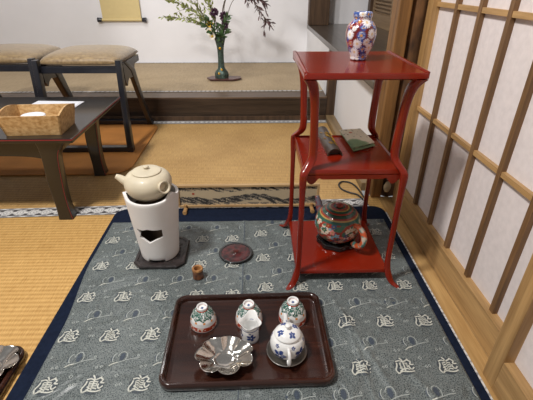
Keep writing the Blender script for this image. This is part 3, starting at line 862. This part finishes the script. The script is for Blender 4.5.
# pewter saucer + blue and white teapot
sa = thing('pewter_saucer', 'round dull pewter saucer under the blue and white teapot', 'saucer', (.068, .640, TZ))
sa.scale = (1.04, 1.04, 1)
b = NB(); lathe(b, [(.0, .0), (.026, .0), (.030, .0015), (.044, .006), (.0475, .0095), (.0462, .0105), (.042, .0078), (.030, .0035), (.0, .003)], 64)
bmesh.ops.remove_doubles(b, verts=b.verts, dist=1e-6); obj('saucer_dish', b, M_pewter, sa, True)
bp = thing('small_teapot', 'small blue and white porcelain teapot with flowers on a pewter saucer', 'teapot', (.069, .642, TZ+.0033), radians(0))
bp.scale = (1.1, 1.1, 1.08)
b = NB(); lathe(b, densify(smoothpath([(.0, 0), (.023, 0), (.026, .002), (.034, .012), (.0375, .024), (.0370, .036), (.0330, .047), (.0270, .0535), (.0245, .055)], 3), .001), 132)
bmesh.ops.remove_doubles(b, verts=b.verts, dist=1e-6); o = obj('teapot_body', b, M_porc, bp, True)
paint(o, lambda c: PB if (flowers(c, 5, .025, .0155, .2, .037) or flowers(c, 6, .045, .0045, .75, .033)) else CW)
b = NB(); lathe(b, densify(smoothpath([(.0275, .0545), (.0285, .0565), (.0265, .0600), (.0200, .0660), (.0110, .0695), (.0050, .0705), (.0040, .0720), (.0060, .0760), (.0050, .0800), (.0, .0815)], 3), .001), 110)
bmesh.ops.remove_doubles(b, verts=b.verts, dist=1e-6); o = obj('lid', b, M_porc, bp, True)
def lidc(c):
    t = atan2(c.y, c.x); r = hypot(c.x, c.y)
    tt = ((t+.3)/(2*pi)*4) % 1-.5; dx = tt*2*pi/4*.018; dz = r-.0175; d = hypot(dx, dz); a = atan2(dz, dx)
    if d < .0078*(.82+.18*cos(5*a)) and d > .0011 and not (abs(cos(2.5*a)) < .16 and d > .003): return PB
    return CW
paint(o, lidc)
b = NB()
hp = smoothpath([(.0, -.033, .044), (.0, -.044, .047), (.001, -.051, .040), (.001, -.0535, .026), (.001, -.049, .014), (.0, -.040, .010), (.0, -.034, .012)], 5)
rings = []
tube(b, hp, .0034, 10); o = obj('handle', b, M_porc, bp, True); paint(o, lambda c: CW)
b = NB(); spt = smoothpath([(0, .032, .024), (0, .045, .030), (0, .053, .042), (0, .060, .053)], 4)
tube(b, spt, [.009-.005*i/(len(spt)-1) for i in range(len(spt))], 14); o = obj('spout', b, M_porc, bp, True); paint(o, lambda c: CW if noise.noise(c*200) < .3 else PB)

# silver petal dish
def dish_mesh(NL=7, ph=.45):
    b = NB(); n = 120
    def f(t, i, r, z):
        l = abs(cos(NL/2*(t+ph)))
        k = min(1, r/.07)
        rr = r*(1-.17*k*(1-l**.7)); zz = z-.006*k*(l**.8-.5)*(1 if r > .035 else 0)
        return (rr*1.10, zz)
    prof = [(.0, .006), (.022, .006), (.026, .0085), (.030, .008), (.040, .0125), (.050, .018), (.060, .0225), (.068, .0265), (.0685, .0255), (.060, .020), (.050, .0145), (.040, .009), (.030, .0035), (.026, .0), (.022, .0), (.0, .002)]
    lathe(b, smoothpath(prof, 2), n, fn=f); bmesh.ops.remove_doubles(b, verts=b.verts, dist=1e-6); return b
ds = thing('silver_dish', 'shiny silver dish shaped like a petalled flower at the front of the tray', 'dish', (-.079, .617, TZ+.001))
ds.scale = (.92, .72, 1.0)
obj('dish_bowl', dish_mesh(), M_silver, ds, True)

# second tray with its dish at the left
t2 = dup(ty, (-.760, .530, .0003), 0, 'dark wooden tray on the tatami left of the navy mat, cut by the photo edge')
t2['category'] = 'tray'
d2 = dup(ds, (-.622, .606, .0075), .5, 'shiny silver petal dish on the tray left of the navy mat')

# ================================================================== LOW PAINTED SCREEN BEHIND THE MAT
fr = thing('painted_screen', 'long low wooden screen with an ink landscape standing behind the mat', 'screen', (-.031, 1.338, .0005))
x0, x1, z0, z1 = -.279, .276, .014, .112
b = NB(); box(b, x0, x1, -.007, .007, z0, z0+.009, .001); box(b, x0, x1, -.007, .007, z1-.009, z1, .001); box(b, x0, x0+.009, -.007, .007, z0+.009, z1-.009, .001); box(b, x1-.009, x1, -.007, .007, z0+.009, z1-.009, .001)
obj('frame', b, wood('screen_frame', rgb(202, 170, 124), rgb(166, 132, 90), 'x'), fr)
b = NB(); nx_, nz_ = 360, 54
G = [[b.verts.new((x0+.009+(x1-x0-.018)*i/nx_, -.001, z0+.009+(z1-z0-.018)*j/nz_)) for i in range(nx_+1)] for j in range(nz_+1)]
for j in range(nz_):
    for i in range(nx_): b.faces.new((G[j][i], G[j][i+1], G[j+1][i+1], G[j+1][i]))
pan = obj('landscape_panel', b, M_screenpaint, fr)
pa, ink, mid = rgb(186, 168, 138), rgb(60, 58, 56), rgb(122, 114, 102)
def land(c):
    u = c.x; v = (c.z-z0-.009)/(z1-z0-.018)
    ridge = .42+.32*noise.noise(Vector((u*9, 1.3, 0)))+.12*noise.noise(Vector((u*34, 4, 0)))
    ridge2 = .80+.3*noise.noise(Vector((u*7, 9.1, 0)))
    q = noise.noise(Vector((u*55+v*8, v*5, 2)))+.6*noise.noise(Vector((u*190, v*18, 5)))
    if v < ridge and v > ridge-.34-.2*noise.noise(Vector((u*12, 7, 7))):
        return ink if q > -.02 else (mid if q > -.4 else pa)
    if v > ridge2 and q > -.05: return ink if q > .25 else mid
    if v < .12 and q > .1: return mid
    if (hypot(u+.215, (v-.62)*.08) < .005): return rgb(160, 70, 50)
    return pa
paint(pan, land)
obj('back_board', BX(x0+.002, x1-.002, .001, .006, z0+.002, z1-.002), M_lattice, fr)
for xx in (-.248, .248):
    b = NB(); tube(b, [(xx, -.045, .0115), (xx, .040, .0115)], .0075, 14)
    lathe(b, [(.0078, -.0), (.0085, .003), (.0078, .006)], 14, 0, 0, 0) if False else None
    tube(b, [(xx, -.040, .0115), (xx, -.036, .0115)], .0088, 14); tube(b, [(xx, -.012, .0115), (xx, -.012, .030)], .006, 12)
    ft = obj('foot', b, wood('foot_wood', rgb(186, 148, 98), rgb(140, 100, 60), 'y'), fr, 'auto')

# cable on the floor behind the stand
b = NB()
cb = smoothpath([(.450, 1.515-.11, .006), (.44, 1.50, .006), (.42, 1.55, .006), (.385, 1.56, .006), (.365, 1.53, .006), (.37, 1.49, .006), (.395, 1.46, .006), (.425, 1.44, .006), (.440, 1.40, .006)], 6)
tube(b, cb, .0035, 8); tag(obj('power_cable', b, M_cable, None, True), 'black power cable looped on the tatami behind the red stand', 'cable')
# small pale tag by the post
b = NB(); rings = []
for i in range(9):
    v = i/8; rr = .012*sin(pi*(.12+.8*v))+.003
    rings.append([Vector((rr*cos(2*pi*k/16)*(1+.2*noise.noise(Vector((k, i*.7, 2)))), rr*.7*sin(2*pi*k/16), .045*v)) for k in range(16)])
loft(b, rings); o = obj('paper_charm', b, mat('pale_charm', rgb(214, 196, 160), .8, var=.2), None, True, (.535, 1.402, .038))
tag(o, 'small crumpled pale charm at the foot of the dark bark post', 'charm')

# ================================================================== LOW BLACK TABLE WITH BOX
TBX1, TBY0, TBY1, TBZ = -.622, 1.265, 1.81, .330
TBX0 = -1.75
tbl = thing('low_table', 'low black lacquer table with red lined edge on the tatami', 'table', ((TBX0+TBX1)/2, (TBY0+TBY1)/2, 0))
hx, hy = (TBX1-TBX0)/2, (TBY1-TBY0)/2
obj('tabletop', BX(-hx, hx, -hy, hy, TBZ-.017, TBZ, .003), M_table, tbl)
b = NB(); box(b, -hx-.0006, hx+.0006, -hy-.0006, hy+.0006, TBZ-.0065, TBZ-.0035); obj('red_edge_line', b, M_redline, tbl)
b = NB()
def tapron(yc):
    rings = []; n = 60; z1_ = TBZ-.018; L0 = hx-.12
    for i in range(n+1):
        u = -L0+2*L0*i/n; e = (L0-abs(u))
        dd = .052+.014*exp(-e/.04)
        rings.append([Vector((u, yc-.010, z1_)), Vector((u, yc-.010, z1_-dd)), Vector((u, yc+.010, z1_-dd)), Vector((u, yc+.010, z1_))])
    loft(b, rings)
tapron(-hy+.03); tapron(hy-.05)
box(b, hx-.09, hx-.07, -hy+.04, hy-.06, TBZ-.065, TBZ-.018); box(b, -hx+.07, -hx+.09, -hy+.04, hy-.06, TBZ-.065, TBZ-.018)
obj('apron', b, M_table, tbl, 'auto')
for sx in (-1, 1):
    for yy in (-hy+.035, hy-.13):
        b = NB()
        # leg: wide shoulder under the top, slimmer shin, slight curve, foot
        lp = [(hx-.088, .311, .050, .022), (hx-.092, .294, .042, .022), (hx-.098, .272, .033, .022), (hx-.102, .240, .029, .021), (hx-.107, .18, .0285, .021), (hx-.109, .12, .026, .021), (hx-.108, .06, .024, .021), (hx-.106, .02, .026, .023), (hx-.105, .001, .028, .024)]
        sweepz(b, [(sx*x, yy, z, a, c_) for x, z, a, c_ in smoothpath(lp, 4)], e=.22, n=20)
        lg = obj('leg', b, M_table, tbl, 'auto')
        b = NB(); e_ = [(sx*(x+a*.93), yy-c_*.93, z) for x, z, a, c_ in smoothpath(lp, 4)]
        tube(b, e_[6:-1], .0009, 6); obj('red_line', b, M_redline, lg)
# burl box
bw = thing('paper_box', 'open burl wood box with wavy grain on the black low table', 'box', (-.765, 1.362, TBZ+.0005), radians(3))
b = NB(); h = .070; T_ = .006
fl_ = .012
def wall(p, q, curved):
    # p,q bottom corners (x,y); walls lean outwards
    n = 24; rings = []
    d = Vector((q[0]-p[0], q[1]-p[1], 0)); L_ = d.length; d.normalize(); nrm = Vector((d.y, -d.x, 0))
    for i in range(n+1):
        s = i/n; base = Vector((p[0], p[1], 0))+d*L_*s
        hh = h+(.014*sin(pi*s) if curved else 0)
        ext = d*((s-.5)*2*fl_)
        rings.append([base-nrm*0, base-nrm*T_, base-nrm*(T_-fl_)+ext+Vector((0, 0, hh)), base+nrm*fl_+ext+Vector((0, 0, hh))])
    loft(b, rings)
X_, Y_ = .092, .064
wall((-X_, -Y_), (X_, -Y_), False); wall((X_, -Y_), (X_, Y_), True); wall((X_, Y_), (-X_, Y_), False); wall((-X_, Y_), (-X_, -Y_), True)
obj('box_sides', b, M_box, bw, 'auto')
obj('box_floor', BX(-X_+.004, X_-.004, -Y_+.004, Y_-.004, .001, .006), M_box, bw)
b = NB(); 
loft(b, [rrect(-.075, .05, -.045, .05, .01, 0, 4), rrect(-.075, .05, -.045, .05, .01, .036, 4)])
rr_ = obj('paper_stack', b, M_white, None, False, (-.775, 1.375, TBZ+.0072)); tag(rr_, 'white round-edged bundle of napkins inside the burl wood box', 'paper')
# make the bundle look like a rolled sheet
b = NB(); lathe(b, [(.036, 0), (.040, .003), (.041, .045), (.038, .0475), (.030, .046), (.026, .044), (.0, .044)], 48, cap0=True)
rr_.data = bpy.data.meshes.new('paper_roll'); b.to_mesh(rr_.data); b.free(); rr_.data.materials.append(M_white); rr_.name = 'paper_roll'
rr_['label'] = 'white paper roll lying in the open burl wood box'; rr_.location = (-.790, 1.375, TBZ+.0072); rr_.scale = (1, .9, .9)
for p in rr_.data.polygons: p.use_smooth = True
# papers
pp = thing('paper_sheet', 'white sheets of paper on the black table behind the burl box', 'paper', (-.850, 1.660, TBZ+.0005), radians(-4))
b = NB(); box(b, -.105, .100, -.055, .060, 0, .004, .0008); obj('sheet', b, M_white, pp)
b = NB(); box(b, -.100, .094, -.050, .052, .0045, .0052, M=Matrix.Rotation(radians(3), 4, 'Z')); obj('sheet', b, M_white, pp)

# ================================================================== RUG AND STOOLS
b = NB(); loft(b, [rrect(-2.3, -.603, 1.665, 2.395, .10, .0032, 10), rrect(-2.3, -.600, 1.662, 2.398, .10, .006, 10), rrect(-2.298, -.602, 1.664, 2.396, .10, .0075, 10)])
tag(obj('floor_rug', b, M_rug), 'flat orange brown floor rug under the two stools', 'rug')
RZ = .008
so = thing('stool', 'black framed stool with gold brocade seat, nearer the flower vase', 'stool', (-.860, 2.19, RZ), 0, 'brocade stools')
b = NB(); nn = 36; 
top = [[None]*(nn+1) for _ in range(nn+1)]; bot = [[None]*(nn+1) for _ in range(nn+1)]
HX, HY = .207, .195
for i in range(nn+1):
    for j in range(nn+1):
        u, v = 2*i/nn-1, 2*j/nn-1
        k = max(0, (1-abs(u)**6)*(1-abs(v)**6))**.5
        dome = (1-.5*u*u)*(1-.5*v*v)
        # round the plan corners
        s = 1-.06*(u*u*v*v)
        top[i][j] = b.verts.new((u*HX*s, v*HY*s, .432+.028*k+.022*dome*k)); bot[i][j] = b.verts.new((u*HX*s, v*HY*s, .432-.014*k))
for i in range(nn):
    for j in range(nn):
        b.faces.new((top[i][j], top[i+1][j], top[i+1][j+1], top[i][j+1])); b.faces.new((bot[i][j], bot[i][j+1], bot[i+1][j+1], bot[i+1][j]))
bmesh.ops.remove_doubles(b, verts=b.verts, dist=1e-5)
obj('seat', b, M_cushion, so, True)
b = NB(); box(b, -.195, .195, -.185, -.160, .385, .418, .002); box(b, -.195, .195, .150, .175, .385, .418, .002)
box(b, -.195, -.175, -.160, .150, .385, .418, .002); box(b, .175, .195, -.160, .150, .385, .418, .002)
obj('seat_frame', b, M_black, so)
for sx in (-1, 1):
    # front leg and raked back leg of each side frame
    b = NB(); sweepz(b, [(sx*.198, -.195, .450, .013, .018), (sx*.199, -.225, .20, .014, .019), (sx*.200, -.245, .0, .015, .020)], e=.2); obj('leg', b, M_black, so, 'auto')
    b = NB(); sweepz(b, [(sx*.200, -.125, .43, .012, .026), (sx*.200, -.02, .37, .012, .036), (sx*.200, .07, .20, .012, .022), (sx*.200, .205, .0, .013, .022)], e=.2); obj('leg', b, M_black, so, 'auto')
    b = NB(); pts = [(-.17, .43), (-.17, .34), (-.145, .315), (-.125, .335), (-.10, .345), (-.02, .335), (.06, .43)]
    loft(b, [[Vector((sx*.200-.009, y_, z_)) for y_, z_ in pts], [Vector((sx*.200+.009, y_, z_)) for y_, z_ in pts]]); obj('bracket', b, M_black, so)
for y_ in (-.245, .205):
    obj('foot_bar', BX(-.217, .217, y_-.018, y_+.018, 0, .026, .003), M_black, so)
s2 = dup(so, (-1.300, 2.24, RZ), 0, 'black framed stool with gold brocade seat, cut by the left photo edge')

# ================================================================== ALCOVE: SCROLL, VASE, FLOWERS
sl = thing('hanging_scroll', 'pale gold silk hanging scroll with dark roller ends on the alcove wall', 'scroll', (-1.108, WALL_Y-.03, .50))
b = NB(); n = 30; rings = []
for i in range(n+1):
    z = 1.5*i/n; w_ = .165+.012*math.exp(-z*3)
    rings.append([Vector((-.160, .010, z)), Vector((.160, .010, z)), Vector((.160, .012, z)), Vector((-.160, .012, z))])
loft(b, rings); obj('silk', b, M_scroll, sl)
b = NB(); tube(b, [(-.166, .008, .0), (.166, .008, .0)], .011, 16); obj('roller', b, M_scroll, sl, 'auto')
for s in (-1, 1):
    b = NB(); tube(b, [(s*.166, .008, .0), (s*.174, .008, 0), (s*.202, .008, .0)], [.014, .017, .019], 16); obj('roller_knob', b, M_knob, sl, 'auto')

FX, FY = -.246, 2.965
pk = thing('vase_board', 'thin dark red plank under the bronze flower vase in the alcove', 'board', (-.232, FY, .1528))
b = NB(); o8 = [(-.125, .0), (-.095, -.060), (.070, -.066), (.130, -.020), (.120, .045), (-.09, .058)]
loft(b, [[Vector((x, y_, .005)) for x, y_ in o8], [Vector((x, y_, .013)) for x, y_ in o8]]); obj('plank', b, M_plank, pk)
for x in (-.085, .085): obj('foot', BX(x-.012, x+.012, -.05, .05, 0, .005), M_plank, pk)
fv = thing('flower_vase', 'slender green bronze vase with gold spots standing on the alcove plank', 'vase', (FX, FY, .1662))
b = NB(); lathe(b, smoothpath([(.0, 0), (.043, 0), (.047, .004), (.048, .030), (.040, .048), (.026, .070), (.022, .11), (.022, .17), (.025, .21), (.034, .250), (.040, .272), (.0405, .277), (.036, .275), (.027, .24), (.018, .20), (.0, .19)], 3), 32,
                fn=lambda t, i, r, z: (r*(1+.05*cos(6*t)*(1 if z < .05 else 0)), z))
bmesh.ops.remove_doubles(b, verts=b.verts, dist=1e-6); obj('vase_body', b, M_bronze, fv, True)
for z, a, r in ((.205, -1.6, .024), (.060, -1.45, .032), (.035, -1.9, .046)):
    b = NB(); c = Vector((cos(a)*r, sin(a)*r, z)); bmesh.ops.create_uvsphere(b, u_segments=12, v_segments=8, radius=.009)
    for v in b.verts: v.co = Vector((v.co.x, v.co.y*.4, v.co.z*1.1))+c
    obj('gold_spot', b, M_gold, fv, True)

def leaf(bm, p, d, L_, W_, rnd):
    d = d.normalized(); up = Vector((rnd.uniform(-1, 1), rnd.uniform(-1.4, -.2), rnd.uniform(-.6, 1))).normalized()
    s = d.cross(up)
    if s.length < .05: s = d.cross(Vector((1, 0, 0)))
    s.normalize(); nn_ = s.cross(d)
    a = bm.verts.new(p); m1 = bm.verts.new(p+d*L_*.45+s*W_/2+nn_*W_*.15); m2 = bm.verts.new(p+d*L_*.45-s*W_/2+nn_*W_*.15)
    c1 = bm.verts.new(p+d*L_*.5); e = bm.verts.new(p+d*L_-nn_*W_*.1)
    q1 = bm.verts.new(p+d*L_*.78+s*W_*.3); q2 = bm.verts.new(p+d*L_*.78-s*W_*.3)
    bm.faces.new((a, m1, c1)); bm.faces.new((a, c1, m2)); bm.faces.new((m1, q1, e, c1)); bm.faces.new((c1, e, q2, m2))
def branch(name, label, cat, path, leafmat, nleaf, LL, WW, seed, start=.35, sub=4, rad=.003, spread=.6, sublen=.10, group=None):
    rnd = random.Random(seed)
    root = thing(name, label, cat, (FX, FY, .40))
    P = [Vector(p) for p in smoothpath(path, 6)]
    bm = NB(); tube(bm, P, [rad*(1-.7*i/(len(P)-1)) for i in range(len(P))], 6)
    lf = NB()
    twigs = [P]
    for k in range(sub):
        i = int((start+(1-start)*rnd.random())*(len(P)-2)); d = (P[i+1]-P[i]).normalized()
        d = (d+Vector((rnd.uniform(-1, 1), rnd.uniform(-.7, .7), rnd.uniform(-.7, 1)))*spread).normalized()
        T = [P[i]]
        for q in range(4):
            d = (d+Vector((rnd.uniform(-.2, .2), rnd.uniform(-.2, .2), rnd.uniform(-.25, .15)))).normalized(); T.append(T[-1]+d*sublen/4)
        tube(bm, T, [rad*.5, rad*.45, rad*.4, rad*.3, rad*.2], 5); twigs.append(T)
    for k in range(nleaf):
        T = rnd.choice(twigs) if k > nleaf*.4 else P
        lo = int(start*(len(T)-2)) if T is P else 0
        i = rnd.randint(lo, len(T)-2); t = rnd.random(); p = T[i]*(1-t)+T[i+1]*t
        d = (T[i+1]-T[i]).normalized()+Vector((rnd.uniform(-1, 1), rnd.uniform(-.8, .8), rnd.uniform(-1, 1)))*.9
        leaf(lf, p, d, LL*rnd.uniform(.6, 1.2), WW*rnd.uniform(.7, 1.2), rnd)
    obj('stem', bm, M_stem, root, True); obj('foliage', lf, leafmat, root)
    return root
# coordinates relative to the vase mouth (z .40 world)
branch('leafy_branch', 'thin branch with pale yellow-green leaves arching low to the left of the vase', 'branch',
       [(0, 0, -.02), (-.04, -.01, .07), (-.12, -.02, .13), (-.24, -.03, .165), (-.345, -.04, .175)], M_leaf2, 60, .034, .014, 1, .4, 7, .0028, .5, .11)
branch('leafy_branch', 'tall branch with yellow-green leaves rising to the upper left of the vase', 'branch',
       [(0, 0, -.02), (-.05, 0, .10), (-.12, 0, .20), (-.20, .02, .29), (-.30, .02, .36)], M_leaf2, 90, .034, .015, 2, .35, 12, .003, .7, .13)
branch('leafy_branch', 'green leafy branch standing upright left of the dark blossoms', 'branch',
       [(0, 0, -.02), (-.02, .01, .10), (-.05, .02, .22), (-.06, .02, .34)], M_leaf2, 60, .032, .014, 13, .4, 9, .0028, .7, .12)
branch('bare_twig', 'dark bare twig rising straight out of the top of the photo', 'twig',
       [(.01, 0, -.02), (.02, .01, .10), (.03, .01, .22), (.065, .01, .33), (.10, .01, .48)], M_leafred, 6, .03, .010, 3, .7, 1, .006, .4, .08)
branch('nandina_branch', 'branch with narrow dark purple-brown leaves drooping to the right of the vase', 'branch',
       [(.01, 0, -.02), (.03, .01, .14), (.05, .01, .27), (.12, .0, .34), (.21, -.01, .30), (.28, -.02, .22), (.335, -.02, .135)], M_leafred, 120, .042, .011, 4, .52, 14, .003, .6, .10)
branch('nandina_branch', 'shorter branch of narrow dark leaves reaching right under the photo top, above the drooping one', 'branch',
       [(.01, 0, -.02), (.05, .02, .15), (.10, .03, .27), (.18, .03, .31), (.26, .02, .29), (.33, .02, .25)], M_leafred, 80, .040, .011, 24, .5, 9, .0026, .6, .09)
branch('leafy_branch', 'thin leafy branch spreading left between the lowest branch and the tallest one', 'branch',
       [(0, .01, -.02), (-.06, .02, .10), (-.14, .03, .18), (-.24, .03, .24), (-.33, .02, .27)], M_leaf2, 80, .032, .014, 21, .35, 10, .0028, .7, .11)
branch('foliage_sprig', 'dark green leaves packed round the mouth of the bronze vase', 'foliage',
       [(0, -.01, -.02), (-.01, -.015, .03), (-.035, -.02, .08), (-.085, -.02, .12)], M_leaf, 60, .050, .026, 5, .15, 8, .0026, .7, .08)
branch('foliage_sprig', 'dark green leaves leaning right above the mouth of the bronze vase', 'foliage',
       [(0, -.01, -.02), (.005, -.015, .03), (.02, -.02, .08), (.045, -.02, .14)], M_leaf, 50, .046, .024, 6, .15, 7, .0026, .6, .07)
def blossom(name, label, path, r, m, center=None, seed=0, np_=60, cat='flower'):
    rnd = random.Random(seed); root = thing(name, label, cat, (FX, FY, .40))
    bm = NB(); P = smoothpath(path, 5); tube(bm, P, .0024, 6); obj('stem', bm, M_stem, root, True)
    c = Vector(P[-1]); bm = NB()
    for k in range(np_):
        if center:
            a = 2*pi*k/np_; d = Vector((cos(a), -.25, sin(a))); t_ = Vector((-sin(a), 0, cos(a)))*r*.2
            vv = [bm.verts.new(c+d*r*f_+t_*g_) for f_, g_ in ((.2, 0), (.6, 1), (.95, .7), (1.02, 0), (.95, -.7), (.6, -1))]
            bm.faces.new(vv); continue
        else:
            d = Vector((rnd.gauss(0, 1), rnd.gauss(0, 1), rnd.gauss(0, 1))).normalized()
        leaf(bm, c+d.normalized()*r*.25, d, r*.85, r*(.42 if center else .5), rnd)
    obj('petals', bm, m, root)
    if center:
        bm = NB(); bmesh.ops.create_uvsphere(bm, u_segments=14, v_segments=8, radius=r*.38)
        for v in bm.verts: v.co = Vector((v.co.x, v.co.y*.6, v.co.z))+c+Vector((0, -r*.2, 0))
        obj('flower_center', bm, center, root, True)
blossom('thistle_bloom', 'dark purple bloom highest of the dark blooms, left of the bare twig', [(0, 0, -.02), (-.015, .0, .10), (-.030, 0, .20)], .030, M_purple, seed=1)
blossom('thistle_bloom', 'dark purple bloom upper one of the two right of the green leaves', [(0, 0, -.02), (.02, 0, .08), (.036, 0, .175)], .032, M_purple, seed=2)
blossom('thistle_bloom', 'dark purple bloom lower one, just under the bloom beside the bare twig', [(0, 0, -.02), (.02, -.01, .06), (.040, -.01, .120)], .030, M_purple, seed=3)
blossom('daisy', 'white daisy with yellow centre, left one just above the vase foliage', [(0, -.01, -.02), (-.03, -.03, .04), (-.062, -.045, .085)], .026, M_petal, M_yellow, 4, 14)
blossom('daisy', 'white daisy with yellow centre, lower right one beside the dark green leaves', [(0, -.01, -.02), (-.02, -.03, .03), (-.048, -.045, .055)], .022, M_petal, M_yellow, 5, 14)
blossom('yellow_flower', 'small yellow flower cluster above the two white daisies', [(0, 0, -.02), (-.03, -.02, .06), (-.060, -.03, .130)], .026, M_yellow, seed=6, np_=30)

# ================================================================== LIGHT AND CAMERA
w = bpy.data.worlds.new('room_light'); scene.world = w; w.use_nodes = True
bg = w.node_tree.nodes['Background']; bg.inputs[0].default_value = (.97, .98, 1.0, 1); bg.inputs[1].default_value = .29
def area(name, loc, target, size, power, col=(1, .95, .9)):
    l = bpy.data.lights.new(name, 'AREA'); l.energy = power; l.size = size; l.color = col; l.shape = 'DISK'
    o = bpy.data.objects.new(name, l); COL.objects.link(o); o.location = loc
    o.rotation_euler = (Vector(target)-Vector(loc)).to_track_quat('-Z', 'Y').to_euler(); return o
area('ceiling_lamp', (-.95, .35, 2.3), (-.2, 1.2, 0), .32, 58, (1, .97, .94))
area('alcove_fill', (-1.0, 2.3, 2.2), (-.4, 3.6, .5), .4, 13, (1, .98, .97))  # unseen fill light added to brighten the alcove wall
sl_ = bpy.data.lights.new('side_lamp', 'SPOT'); sl_.energy = 150; sl_.spot_size = radians(34); sl_.spot_blend = .7; sl_.shadow_soft_size = .12; sl_.color = (1, .97, .95)
so_ = bpy.data.objects.new('side_lamp', sl_); COL.objects.link(so_); so_.location = (-1.9, .3, 1.75)
so_.rotation_euler = (Vector((-.25, 3.5, .45))-so_.location).to_track_quat('-Z', 'Y').to_euler()
cam = bpy.data.cameras.new('camera'); co = bpy.data.objects.new('camera', cam); COL.objects.link(co)
cam.sensor_width = 36; cam.lens = 390*36/533; cam.clip_start = .02
rows = [Vector((0.99960964, 0.01209649, -0.02518409)), Vector((0, 0, 0)), Vector((0.00189113, 0.87004663, 0.49296581))]
rows[0].normalize(); rows[2] = (rows[2]-rows[0]*rows[2].dot(rows[0])).normalized(); rows[1] = rows[2].cross(rows[0])
co.matrix_world = Matrix.Translation((0, 0, .80)) @ Matrix(rows).to_4x4()
scene.camera = co
scene.view_settings.view_transform = 'Standard'
scene.view_settings.look = 'None'
